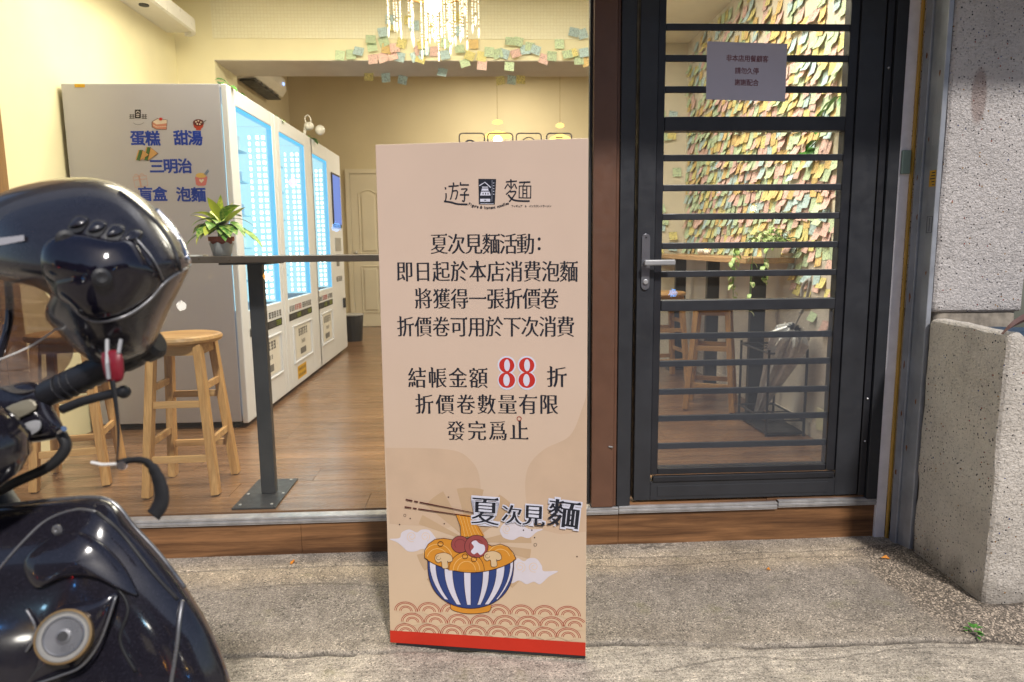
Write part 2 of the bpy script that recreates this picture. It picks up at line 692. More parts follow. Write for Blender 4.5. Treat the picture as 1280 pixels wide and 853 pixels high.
# ------------------------------------------------------------------ ground
def ground_mat():
    m, nt, bs = newmat('weathered_concrete')
    c = coords(nt, 'pos')
    sep = N(nt, 'ShaderNodeSeparateXYZ')
    nt.links.new(c, sep.inputs[0])
    nz = noise(nt, c, 5, 5, .6)
    wob = N(nt, 'ShaderNodeMath', operation='MULTIPLY_ADD')
    nt.links.new(nz, wob.inputs[0])
    wob.inputs[1].default_value = .16
    nt.links.new(sep.outputs[1], wob.inputs[2])
    # wob = y + .16*noise (noise about .5 -> +.08)
    mr = N(nt, 'ShaderNodeMapRange')
    mr.inputs['From Min'].default_value = -1.2
    mr.inputs['From Max'].default_value = .2
    nt.links.new(wob.outputs[0], mr.inputs['Value'])
    def yy(v):
        return (v+.08+1.2)/1.4
    base = ramp(nt, mr.outputs[0], [
        (0, (.40, .34, .27)), (yy(-.69), (.40, .34, .27)),
        (yy(-.5), (.37, .32, .265)), (yy(-.30), (.35, .30, .25)), (yy(-.20), (.50, .405, .295)), (yy(-.12), (.52, .43, .32)), (yy(-.03), (.40, .35, .29))])
    big = ramp(nt, noise(nt, c, 2.3, 6, .65), [(.32, .56), (.5, .78), (.68, .98)])
    col = mix(nt, 1, base, big, 'MULTIPLY')
    med = ramp(nt, noise(nt, c, 14, 7, .75), [(.3, .62), (.7, 1.28)])
    col = mix(nt, .8, col, med, 'MULTIPLY')
    v = N(nt, 'ShaderNodeTexVoronoi')
    v.inputs['Scale'].default_value = 225
    nt.links.new(c, v.inputs['Vector'])
    sp = N(nt, 'ShaderNodeSeparateColor')
    nt.links.new(v.outputs['Color'], sp.inputs[0])
    st = ramp(nt, sp.outputs[0], [(0, .28), (.13, .5), (.22, .94), (.82, 1.05), (.92, 1.45), (1, 2.1)])
    dens = ramp(nt, noise(nt, c, 6, 4, .6), [(.35, .5), (.6, 1.0)])
    col2 = mix(nt, 1, col, st, 'MULTIPLY')
    col = mix(nt, dens, col, col2)
    v2 = N(nt, 'ShaderNodeTexVoronoi')
    v2.inputs['Scale'].default_value = 420
    nt.links.new(c, v2.inputs['Vector'])
    sp2 = N(nt, 'ShaderNodeSeparateColor')
    nt.links.new(v2.outputs['Color'], sp2.inputs[0])
    col = mix(nt, .75, col, ramp(nt, sp2.outputs[1], [(0, .35), (.25, .8), (.8, 1.15), (1, 1.8)]), 'MULTIPLY')
    moss = ramp(nt, noise(nt, c, 7, 6, .7), [(.58, 0), (.70, .55)])
    col = mix(nt, moss, col, (.16, .15, .07))
    at_ = N(nt, 'ShaderNodeAttribute')
    at_.attribute_name = 'wear'
    sa = N(nt, 'ShaderNodeSeparateColor')
    nt.links.new(at_.outputs['Color'], sa.inputs[0])
    scr = ramp(nt, noise(nt, coords(nt, 'pos', (1, 6, 1), (0, 0, .06)), 16, 6, .75), [(.35, .62), (.6, 1.12)])
    low = mix(nt, 1, mix(nt, 1, (.56, .49, .40), med, 'MULTIPLY'), scr, 'MULTIPLY')
    low = mix(nt, .75, low, ramp(nt, sp2.outputs[1], [(0, .35), (.2, .75), (.8, 1.1), (1, 1.5)]), 'MULTIPLY')
    low = mix(nt, .8, low, ramp(nt, sp.outputs[0], [(0, .3), (.10, .55), (.2, .95), (.85, 1.03), (.95, 1.35), (1, 1.5)]), 'MULTIPLY')
    low = mix(nt, 1, low, ramp(nt, noise(nt, c, 3.1, 6, .7), [(.35, .78), (.65, 1.12)]), 'MULTIPLY')
    low = mix(nt, moss, low, (.20, .18, .09))
    col = mix(nt, sa.outputs[1], col, low)
    pebc = mix(nt, 1, (.22, .18, .14), ramp(nt, sp.outputs[1], [(0, .3), (.5, .8), (.75, 1.3), (1, 3.0)]), 'MULTIPLY')
    col = mix(nt, sa.outputs[2], col, pebc)
    col = mix(nt, sa.outputs[0], col, (.035, .028, .022))
    nt.links.new(col, bs.inputs['Base Color'])
    bs.inputs['Roughness'].default_value = .85
    h = N(nt, 'ShaderNodeMath', operation='ADD')
    nt.links.new(noise(nt, c, 170, 4, .7), h.inputs[0])
    nt.links.new(v.outputs['Distance'], h.inputs[1])
    bump(nt, bs, h.outputs[0], .5, .003)
    return m
M['ground'] = ground_mat()

from mathutils import noise as mnoise
def gh(x, y):
    n = mnoise.noise(Vector((x*2.1, y*2.1, 0)))*.006 + mnoise.noise(Vector((x*9, y*9, 3)))*.0022 + mnoise.noise(Vector((x*40, y*40, 7)))*.0014
    z = -.012*min(1, max(0, -y-.05)/.7) + n*min(1, max(0, -y)*12+.2)
    w1 = -.134 + .012*mnoise.noise(Vector((x*3, 0, 1))) + .006*mnoise.noise(Vector((x*15, 0, 2)))
    z -= .012*(.35+.65*(mnoise.noise(Vector((x*4, 3, 3))) > -.25))*math.exp(-((y-w1)/.0045)**2)
    w2 = -.705 - .02*mnoise.noise(Vector((x*1.7, 5, 1))) - .012*mnoise.noise(Vector((x*11, 0, 9))) - .05*max(0, x-.2)
    gap = .4+.6*(mnoise.noise(Vector((x*2.3, 8, 4))) > -.1)
    z -= .013*gap*math.exp(-((y-w2)/.007)**2)
    if y < w2:
        z -= .004
    # fillet of mortar round the foot of the plastered block
    dx = max(0, 1.70-x)
    dy = max(0, -.60-y)
    d = math.hypot(dx, dy) if y < -.1 else 9
    if y > -.60 and y < -.1:
        d = dx
    if d < .16:
        z += .022*(1-d/.16)**.7*(1 if y < -.2 else max(0, (-y-.1)/.1))
    return z

def axis_pts(lo, flo, fhi, hi, st):
    a = []
    t = flo
    while t <= fhi+1e-6:
        a.append(t)
        t += st
    s_, q = st, fhi
    while q < hi:
        s_ *= 1.35
        q = min(hi, q+s_)
        a.append(q)
    s_, q = st, flo
    pre = []
    while q > lo:
        s_ *= 1.35
        q = max(lo, q-s_)
        pre.append(q)
    return list(reversed(pre)) + a
gx = axis_pts(-30, -1.5, 2.3, 30, .0115)
gy = axis_pts(-30, -1.25, .02, .30, .005)
mb = MB()
vs = [(x, y, gh(x, y)) for y in gy for x in gx]
nx = len(gx)
mb.add(vs, [(j*nx+i, j*nx+i+1, (j+1)*nx+i+1, (j+1)*nx+i) for j in range(len(gy)-1) for i in range(nx-1)])
g = mb.build('pavement', M['ground'], smooth=True)
att = g.data.color_attributes.new('wear', 'FLOAT_COLOR', 'POINT')
cracks = [[(-.95, -.30), (-.6, -.27), (-.2, -.33), (.1, -.30)], [(.35, -.20), (.7, -.215), (1.1, -.19), (1.5, -.20), (1.68, -.17)], [(.5, -.86), (.8, -.80), (1.0, -.83), (1.4, -.79), (1.9, -.86)],
          [(-.4, -.95), (-.1, -.90), (.0, -.94)], [(1.15, -.60), (1.3, -.68), (1.35, -.80)], [(1.72, -.70), (1.95, -.73), (2.2, -.72)]]
cr = [[Vector(p+(0,)) for p in spline(c, 8)] for c in cracks]
boxes_ = [(min(p.x for p in c)-.03, max(p.x for p in c)+.03, min(p.y for p in c)-.03, max(p.y for p in c)+.03) for c in cr]
buf = []
for (x, y, z) in vs:
    d = zone = peb = 0.0
    if -2 < x < 2.6 and -1.4 < y < .05:
        w1 = -.134 + .012*mnoise.noise(Vector((x*3, 0, 1))) + .006*mnoise.noise(Vector((x*15, 0, 2)))
        d = (.30+.65*(mnoise.noise(Vector((x*4, 3, 3))) > -.25))*math.exp(-((y-w1)/.0045)**2)
        w2 = -.705 - .02*mnoise.noise(Vector((x*1.7, 5, 1))) - .012*mnoise.noise(Vector((x*11, 0, 9))) - .05*max(0, x-.2)
        gap = .4+.6*(mnoise.noise(Vector((x*2.3, 8, 4))) > -.1)
        d = max(d, .9*gap*math.exp(-((y-w2)/.006)**2))
        wz = w2 + .035*mnoise.noise(Vector((x*7, y*9, 4))) + .02*mnoise.noise(Vector((x*25, y*25, 4)))
        zone = min(1, max(0, (wz-y)/.07+.5))*.92
        for c, bb in zip(cr, boxes_):
            if bb[0] < x < bb[1] and bb[2] < y < bb[3]:
                q_ = min((p.x-x)**2+(p.y+.008*mnoise.noise(Vector((x*18, 1, 1)))-y)**2 for p in c)
                # distance to the polyline, taken from its near points in y
                best = 9
                for p0, p1 in zip(c[:-1], c[1:]):
                    if p0.x <= x <= p1.x or p1.x <= x <= p0.x:
                        t = (x-p0.x)/((p1.x-p0.x) or 1)
                        best = min(best, abs(p0.y+(p1.y-p0.y)*t+.010*mnoise.noise(Vector((x*18, 1, 1)))-y))
                d = max(d, .55*math.exp(-(best/.004)**2))
        # dirt that gathers along the step
        d = max(d, .45*max(0, 1+(y-.0)/.03)*(.5+mnoise.noise(Vector((x*12, 0, 0)))))
        # broken patch by the door
        if .60 < x < .80 and -.075 < y < -.01:
            d = max(d, .5*(mnoise.noise(Vector((x*45, y*60, 0))) > .0))
        dx = max(0, 1.70-x)
        dd = dx if y > -.60 else math.hypot(dx, -.60-y)
        peb = min(1, max(0, (.24-dd+.05*mnoise.noise(Vector((x*9, y*9, 8))))/.05)) if y < -.12 else 0
        if dd < .02 and y < -.2:
            d = max(d, .5)
    buf += [d, zone, peb, 1]
att.data.foreach_set('color', buf)
tag(g, kind='structure')

# ------------------------------------------------------------------ room shell
FZ = .165           # shop floor level
LW, RW = -2.33, 1.85
BY = 6.6
CEIL = 3.22
def wallbox(name, m, x0, x1, y0, y1, z0, z1):
    o = MB().box(x0, x1, y0, y1, z0, z1).build(name, m)
    return tag(o, kind='structure')
fl = wallbox('shop_floor', M['dark'], LW-.1, RW+.1, .03, BY+.1, .02, FZ-.012)
pm = {}
rows = 0
y = .035
k = 0
PW = .178
while y < BY:
    off = random.choice((0, .3, .6, .9, .45, .75))
    x = LW - off
    while x < RW:
        x0, x1 = max(LW, x), min(RW, x+1.22)
        if x1-x0 > .03:
            key = (round(x1-x0, 3), round(min(PW, BY-y), 3))
            if key not in pm:
                hx, hy = key[0]/2-.0009, key[1]/2-.0009
                q = MB().box(-hx, hx, -hy, hy, -.012, 0)
                o = q.build('plank', M['floor_wood'], fl)
                pm[key] = o.data
            else:
                o = bpy.data.objects.new('plank', pm[key])
                COL.objects.link(o)
                o.parent = fl
            o.location = ((x0+x1)/2, y+key[1]/2, FZ + random.uniform(-.0004, .0004))
            k += 1
        x += 1.22
    y += PW
wallbox('left_wall', M['wall_yellow'], LW-.12, LW, .05, 3.0, .02, CEIL)
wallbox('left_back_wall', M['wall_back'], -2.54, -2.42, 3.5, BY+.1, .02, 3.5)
rw = wallbox('right_wall', M['wall_pale'], RW, RW+.12, .03, 3.45, .02, CEIL)
wn_ = MB().box(RW-.008, RW, .03, 3.44, FZ, 1.14).build('lower_panel', M['wall_grey'], rw)
MB().box(RW-.02, RW-.008, .03, 3.44, FZ, FZ+.08).build('skirting', M['wall_grey'], rw)
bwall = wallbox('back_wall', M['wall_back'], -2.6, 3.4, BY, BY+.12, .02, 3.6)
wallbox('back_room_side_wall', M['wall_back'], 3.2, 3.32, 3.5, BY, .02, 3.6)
wallbox('front_ceiling', M['ceiling'], LW-.1, RW+.1, .03, 3.0, CEIL, CEIL+.1)
wallbox('back_ceiling', M['ceiling'], -2.6, 3.4, 3.52, BY, 3.48, 3.58)
wallbox('ceiling_drop', M['ceiling'], 1.30, RW, .06, 3.44, 2.96, CEIL)
# cross beam with a short wall piece at each end
m_, nt, bs = newmat('beam_paint')
c = coords(nt, 'pos')
br = N(nt, 'ShaderNodeTexBrick')
br.offset = 0
br.inputs['Scale'].default_value = 1
br.inputs['Brick Width'].default_value = .026
br.inputs['Row Height'].default_value = .026
br.inputs['Mortar Size'].default_value = .0022
br.inputs['Mortar Smooth'].default_value = .5
sx = N(nt, 'ShaderNodeSeparateXYZ')
cx = N(nt, 'ShaderNodeCombineXYZ')
nt.links.new(c, sx.inputs[0])
nt.links.new(sx.outputs[0], cx.inputs[0])
nt.links.new(sx.outputs[2], cx.inputs[1])
nt.links.new(cx.outputs[0], br.inputs['Vector'])
br.inputs['Color1'].default_value = (.84, .80, .60, 1)
br.inputs['Color2'].default_value = (.82, .77, .56, 1)
br.inputs['Mortar'].default_value = (.74, .68, .48, 1)
nt.links.new(br.outputs['Color'], bs.inputs['Base Color'])
bs.inputs['Roughness'].default_value = .5
M['mosaic'] = m_
bm_ = wallbox('cross_beam', M['wall_yellow'], -2.04, 1.22, 3.0, 3.50, 2.70, 3.5)
MB().box(-2.04, 1.22, 2.994, 3.0, 2.86, CEIL).build('mosaic_panel', M['mosaic'], bm_)
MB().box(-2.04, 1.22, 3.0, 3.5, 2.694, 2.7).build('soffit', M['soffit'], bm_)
wallbox('left_pier', M['wall_yellow'], LW-.1, -2.04, 3.0, 3.50, .02, 3.5)
wallbox('right_pier', M['wall_pale'], 1.22, RW+.1, 3.45, 3.56, .02, 3.5)
# wood cladding at the left end of the window
cl = empty('wood_cladding', (LW+.015, .55, FZ), 'brown wood panelling on the left wall beside the window', 'wall panel')
for i in range(5):
    MB().box(LW+.001, LW+.028, .06+i*.158, .06+i*.158+.155, FZ+.001, CEIL-.003).build('board', M['panel_wood'], cl, bevel=.002)
# ledge along the left wall
lg = empty('wall_ledge', (LW, 1.5, 2.83), 'pale boxed ledge with a rounded end high on the yellow left wall', 'ledge')
ol = [(LW+.002, .1), (LW+.24, .1), (LW+.24, 2.72)] + [(LW+.14+.10*math.cos(R(a)), 2.72+.14*math.sin(R(a))) for a in range(0, 91, 10)] + [(LW+.002, 2.86)]
MB().prism(ol, lambda x, y: (x, y, 2.86), lambda x, y: (x, y, 2.90)).build('underside', M['ceiling'], lg)
ol2 = [(LW+.24, .1), (LW+.24, 2.72)] + [(LW+.14+.10*math.cos(R(a)), 2.72+.14*math.sin(R(a))) for a in range(10, 91, 10)]
q = MB()
for a, b in zip(ol2[:-1], ol2[1:]):
    q.beam((a[0], a[1], 2.88), (b[0], b[1], 2.88), .03, .09)
q.build('lip', M['white_plastic'], lg, smooth=False)
MB().lathe([(.032, 0), (.032, .01), (.02, .012), (.0, .012)], (LW+.12, 2.25, 2.853), 14).build('downlight', M['dark'], lg)

# inner door in the back wall
dr = empty('inner_door', (-1.30, BY, FZ), 'cream panelled door in the back wall past the vending machines', 'door')
MB().box(-1.74, -1.68, BY-.03, BY-.001, FZ, 2.25).box(-.92, -.86, BY-.03, BY-.001, FZ, 2.25).box(-1.68, -.92, BY-.03, BY-.001, 2.19, 2.25).build('door_casing', M['wall_pale'], dr, bevel=.004)
MB().box(-1.675, -.925, BY-.022, BY-.002, FZ+.006, 2.185).build('door_leaf', M['wall_pale'], dr)
def arch(x0, x1, z0, z1, rise):
    return [(x0, z0), (x1, z0), (x1, z1)] + [(x1+(x0-x1)*t/10, z1+rise*math.sin(PI*t/10)**1.2) for t in range(1, 10)] + [(x0, z1)]
for (a, b, z0, z1, rs) in ((-1.57, -1.33, 1.15, 1.93, .05), (-1.27, -1.03, 1.15, 1.93, .05), (-1.57, -1.33, .36, .98, 0), (-1.27, -1.03, .36, .98, 0)):
    ou = arch(a, b, z0, z1, rs)
    inn = arch(a+.035, b-.035, z0+.035, z1-.035, rs)
    q = MB()
    q.tube([(x, BY-.024, z) for x, z in ou+ou[:1]], .008, 6)
    q.build('moulding', M['wall_pale'], dr)
    MB().prism(inn, lambda x, z: (x, BY-.034, z), lambda x, z: (x, BY-.021, z)).build('door_panel', M['wall_pale'], dr, bevel=.006)
MB().ball((-1.63, BY-.06, 1.16), .028).tube([(-1.63, BY-.06, 1.16), (-1.63, BY-.02, 1.16)], .01).build('door_knob', M['alu'], dr, smooth=True)

# ------------------------------------------------------------------ room lights
area('room_lamp', (-.9, 1.3, 3.15), 1.6, 74, (1, .89, .68), sy=1.2)
area('room_lamp_two', (.75, 1.1, 3.15), .8, 60, (1, .92, .78), sy=1.4)
area('back_room_lamp', (.4, 5.2, 3.4), 1.2, 78, (1, .87, .66))

# ------------------------------------------------------------------ shop front
GX0, GX1 = LW-.02, .445
win = empty('shop_window', (-.9, 0, FZ), 'large clear shop window behind the beige sign board', 'window')
MB().box(GX0, GX1-.012, -.004, .004, FZ+.015, 2.60).build('pane', M['glass'], win)
MB().box(GX1-.012, GX1-.002, -.014, .014, FZ+.015, 2.60).build('gasket', M['rubber'], win)
MB().box(GX0, GX1-.002, -.03, .03, 2.602, 2.70).build('head_frame', M['black_metal2'], win)
bp = empty('brown_post', (.49, 0, FZ), 'brown painted metal post between window and black door', 'post')
MB().box(.445, .535, -.035, .045, FZ+.002, 2.70).build('box_section', M['brown_metal'], bp, bevel=.003)
MB().box(.537, .549, -.022, .04, FZ+.002, 2.70).build('edge_strip', M['brown_metal'], bp, bevel=.002)
MB().tube([(.515, -.036, .425), (.530, -.044, .425)], .0035, 6).build('screw', M['alu'], bp)

# step: boards, metal nosing, tread
stp = empty('entrance_step', (0, -.02, 0), 'low wood laminate step with worn metal nosing along the shop front', 'step')
xs = [-2.6, -.74, .56, 1.668]
for i in range(len(xs)-1):
    MB().box(xs[i]+.0004, xs[i+1]-.0004, -.022, -.002, -.02, .138+(.004 if i > 1 else 0)).build('board', M['step_wood'], stp, bevel=.0015)
def nosing(x0, x1, z, dy=0):
    q = MB()
    q.box(x0, x1, -.030-dy, .012-dy, z+.014, z+.018)
    q.box(x0, x1, -.030-dy, -.026-dy, z-.012, z+.0135)
    q.box(x0, x1, -.034-dy, -.030-dy, z-.004, z+.004)
    q.box(x0, x1, -.034-dy, -.030-dy, z+.010, z+.017)
    return q.build('metal_nosing', M['alu'], stp)
nosing(-2.6, .558, .146)
nosing(.56, 1.225, .150, .004)
nosing(1.229, 1.648, .157, .006)
MB().box(-2.6, .56, -.024, .032, .144, .158).build('tread', M['alu'], stp)
MB().box(.562, 1.185, -.020, .10, .145, .178).build('tread', M['step_wood'], stp)
MB().box(1.187, 1.66, -.019, .10, .145, .182).build('tread', M['step_wood'], stp)

# ------------------------------------------------------------------ metal door
df = empty('door_frame', (1.13, 0, .18), 'charcoal metal frame round the glazed door', 'door frame')
MB().box(.551, .606, -.030, .06, .17, 2.70).build('left_jamb', M['black_metal'], df, bevel=.002)
MB().box(.608, .618, .01, .05, .19, 2.60).build('stop', M['black_metal2'], df)
MB().box(1.572, 1.600, -.028, .06, .185, 2.70).build('right_jamb', M['black_metal2'], df, bevel=.003)
MB().box(1.602, 1.648, -.040, .06, .17, 2.70).build('right_jamb', M['black_metal'], df, bevel=.002)
for z in (.60, .42, 1.9):
    MB().lathe([(.004, 0), (.004, .004), (0, .006)], (1.586, -.028, z), 8, (0, -1, 0)).build('screw', M['alu'], df)
door = empty('metal_door', (1.08, 0, .19), 'charcoal metal door with horizontal bars, glass panes and a lever handle', 'door')
DX0, DX1, DZ0, DZ1 = .622, 1.566, .19, 2.60
MB().box(DX0, .690, -.028, .030, DZ0, DZ1).build('stile', M['black_metal'], door, bevel=.002)
MB().box(1.470, DX1, -.028, .030, DZ0, DZ1).build('stile', M['black_metal'], door, bevel=.002)
MB().box(.6905, 1.4695, -.028, .030, DZ0, .268).build('bottom_rail', M['black_metal'], door, bevel=.002)
MB().box(.72, 1.44, -.0305, -.028, .205, .25).build('rail_panel', M['black_metal'], door, bevel=.001)
MB().box(.700, 1.462, -.034, -.012, .269, .292).build('ledge', M['black_metal2'], door, bevel=.002)
MB().box(.6905, .722, -.020, .026, .294, DZ1).build('bead', M['black_metal2'], door, bevel=.004)
MB().box(1.432, 1.4695, -.020, .026, .294, DZ1).build('bead', M['black_metal2'], door, bevel=.004)
MB().box(.7225, 1.4315, -.022, .026, 1.668, 1.722).build('rail', M['black_metal'], door, bevel=.003)
MB().box(.7225, 1.4315, -.022, .026, .972, 1.016).build('rail', M['black_metal'], door, bevel=.003)
MB().box(.7225, 1.4315, -.018, .026, .294, .322).build('rail', M['black_metal2'], door, bevel=.003)
bars = [2.05, 1.937, 1.823, 1.568, 1.454, 1.343, 1.23, 1.119, .868, .756, .639, .527, .410, 2.165, 2.28]
for i, z in enumerate(bars):
    low = z < .96
    yb = .004 if low else -.012
    MB().box(.722, 1.432, yb-.006, yb+.006, z-.0125, z+.0125).build('bar', M['black_metal'], door, bevel=.0025)
for z0, z1 in ((1.723, DZ1), (1.017, 1.667), (.323, .971)):
    MB().box(.723, 1.431, .016, .020, z0, z1).build('pane', M['glass_door'], door)
# insect screen in front of the lower third
m_, nt, bs = newmat('insect_mesh')
nt.nodes.remove(bs)
c = coords(nt, 'pos')
sx = N(nt, 'ShaderNodeSeparateXYZ')
nt.links.new(c, sx.inputs[0])
def sinw(sock, k):
    a = N(nt, 'ShaderNodeMath', operation='MULTIPLY')
    a.inputs[1].default_value = k
    nt.links.new(sock, a.inputs[0])
    b = N(nt, 'ShaderNodeMath', operation='SINE')
    nt.links.new(a.outputs[0], b.inputs[0])
    return b.outputs[0]
mxm = N(nt, 'ShaderNodeMath', operation='MAXIMUM')
nt.links.new(sinw(sx.outputs[0], 2*PI/.0018), mxm.inputs[0])
nt.links.new(sinw(sx.outputs[2], 2*PI/.0018), mxm.inputs[1])
thr = N(nt, 'ShaderNodeMath', operation='GREATER_THAN')
thr.inputs[1].default_value = .93
nt.links.new(mxm.outputs[0], thr.inputs[0])
tr = N(nt, 'ShaderNodeBsdfTransparent')
di = N(nt, 'ShaderNodeBsdfDiffuse')
di.inputs[0].default_value = (.10, .11, .13, 1)
ms = N(nt, 'ShaderNodeMixShader')
nt.links.new(thr.outputs[0], ms.inputs[0])
nt.links.new(tr.outputs[0], ms.inputs[1])
nt.links.new(di.outputs[0], ms.inputs[2])
nt.links.new(ms.outputs[0], nt.nodes['Material Output'].inputs[0])
M['mesh'] = m_
MB().box(.7235, 1.4305, -.0125, -.0115, .323, .971).build('insect_screen', M['mesh'], door)
# lever handle
hd = MB()
hd.prism(arc(.654, 1.262, .0165, 0, 180, 8)+arc(.654, 1.076, .0165, 180, 360, 8), lambda x, z: (x, -.0285, z), lambda x, z: (x, -.035, z))
hp = hd.build('handle_plate', mat('dark_steel', (.20, .20, .22), .35, metal=.6), door, bevel=.0015)
MB().tube([(.652, -.035, 1.165), (.652, -.064, 1.165)], .009, 10).build('spindle', M['alu'], hp, smooth=True)
MB().box(.640, .762, -.076, -.060, 1.156, 1.178).build('lever', M['grey_plastic'], hp, bevel=.005)
MB().lathe([(.010, 0), (.010, .006), (.007, .007), (0, .007)], (.654, -.035, 1.092), 12, (0, -1, 0)).build('lock_cylinder', M['alu'], hp)
MB().lathe([(.0035, 0), (.0035, .002), (0, .003)], (.654, -.035, 1.265), 8, (0, -1, 0)).build('screw', M['dark'], hp)

# the notice stuck on the bars
nz = empty('paper_notice', (1.04, -.0215, 1.79), 'laminated paper notice with dark red text taped on the upper door bars', 'notice')
nz0 = Vector(at(884, 52, 1, -.022)); nz1 = Vector(at(980, 124, 1, -.022))
def nf(u, v, h):
    bend = .002*math.sin(u*2.5)+.0018*math.sin(v*5)
    return (nz0.x + .31*u + .0, -.0222 - h + bend - .002, nz0.z - .008*u - v*.212)
q = MB()
vs = []
for h in (0, .0006):
    for j in range(9):
        for i in range(9):
            vs.append(nf(i/8, j/8, h))
fs = []
for b in (0, 81):
    fs += [(b+j*9+i, b+j*9+i+1, b+(j+1)*9+i+1, b+(j+1)*9+i) for j in range(8) for i in range(8)]
q.add(vs, fs)
sh = q.build('sheet', M['paper'], nz, smooth=True)
P = Print(lambda u, v, h: nf(u/.31, -v/.212, h+.0007), .0003)
M['dark_red'] = flat('dark_red_ink', (110, 30, 38))
for txt, vv, sw in (('非本店用餐顧客', -.058, .0235), ('請勿久停', -.103, .0235), ('謝謝配合', -.146, .0235)):
    cs = []
    for i, ch in enumerate(txt):
        cs += put_glyph(ch, .157+(i-(len(txt)-1)/2)*sw, vv, sw*.97, .024, .012, .012)
    P.glyphs(cs, M['dark_red'], 1)
P.build('lettering', nz)

# ------------------------------------------------------------------ right side: jamb strip, rail, plastered wall
jb = empty('white_jamb', (1.68, 0, 0), 'narrow white painted jamb strip right of the black door', 'jamb')
MB().box(1.650, 1.694, -.035, .06, -.02, 2.75).build('strip', M['white_frame'], jb, bevel=.003)
MB().box(1.6935, 1.700, -.052, -.037, -.02, 2.75).build('bronze_edge', mat('ochre_edge', (.60, .36, .07), .4, metal=.4), jb)
q = MB().box(1.655, 1.690, -.046, -.0365, 1.50, 1.59).build('latch_plate', flat('pale_green_plate', (130, 150, 140)), jb, bevel=.002)
gr = empty('shutter_rail', (1.71, -.12, 0), 'grey galvanised shutter guide rail with rust spots beside the plastered wall', 'rail')
MB().box(1.697, 1.716, -.195, -.150, -.02, 2.75).build('rail_lip', M['steel'], gr, bevel=.003)
MB().box(1.703, 1.716, -.148, -.110, -.02, 2.75).build('rail_web', M['steel'], gr, bevel=.002)
MB().box(1.695, 1.716, -.108, -.066, -.02, 2.75).build('rail_lip', M['steel'], gr, bevel=.003)
rust = mat('rust', (.22, .09, .03), .8, var=.4, vscale=60)
for (yy, zz, r_) in ((-.09, 1.02, .007), (-.085, .75, .006), (-.125, .42, .006), (-.09, 1.93, .006), (-.08, .30, .007), (-.10, 1.33, .005), (-.175, 1.12, .004), (-.17, .62, .005), (-.09, .55, .005), (-.125, 1.62, .004), (-.17, 1.85, .005), (-.085, 1.48, .004)):
    q = MB()
    pts = [(yy+r_*random.uniform(.5, 1)*math.cos(a), zz+r_*random.uniform(1.2, 3.2)*math.sin(a)) for a in [i*PI/5 for i in range(10)]]
    xx = 1.6945 if yy > -.109 else (1.7025 if yy > -.149 else 1.6965)
    q.prism(pts, lambda a, b: (xx, a, b), lambda a, b: (xx+.0005, a, b))
    q.build('rust_spot', rust, gr)
P = Print(lambda u, v, h: (1.6965-h, u, v), .0006)
yel = flat('yellow_label', (196, 150, 40))
P.poly([(-.192, 1.44), (-.155, 1.44), (-.155, 1.50), (-.192, 1.50)], yel, 1)
for i in range(5):
    P.line([(-.188, 1.447+i*.011), (-.186+random.uniform(.01, .026), 1.447+i*.011)], .004, M['ink'], 2)
P.build('yellow_label', gr)
P = Print(lambda u, v, h: (1.6965-h, u, v), .0006)
wh = flat('faded_white_print', (165, 165, 172))
for (z0, z1) in ((1.585, 1.65), (1.70, 1.76), (1.775, 1.80)):
    for i in range(4):
        yy = -.188+i*.010
        P.line([(yy, z0+random.uniform(0, .01)), (yy, z1-random.uniform(0, .02))], .004, wh, 1)
P.build('faded_print', gr)['kind'] = 'stuff'
P = Print(lambda u, v, h: (1.6965-h, u, v), .0006)
P.line([(-.190, 1.27), (-.160, 1.27), (-.160, 1.33), (-.190, 1.33)], .003, M['ink'], 1, closed=True)
P.line([(-.175, 1.275), (-.175, 1.325)], .003, M['ink'], 1)
P.build('stencil_mark', gr)

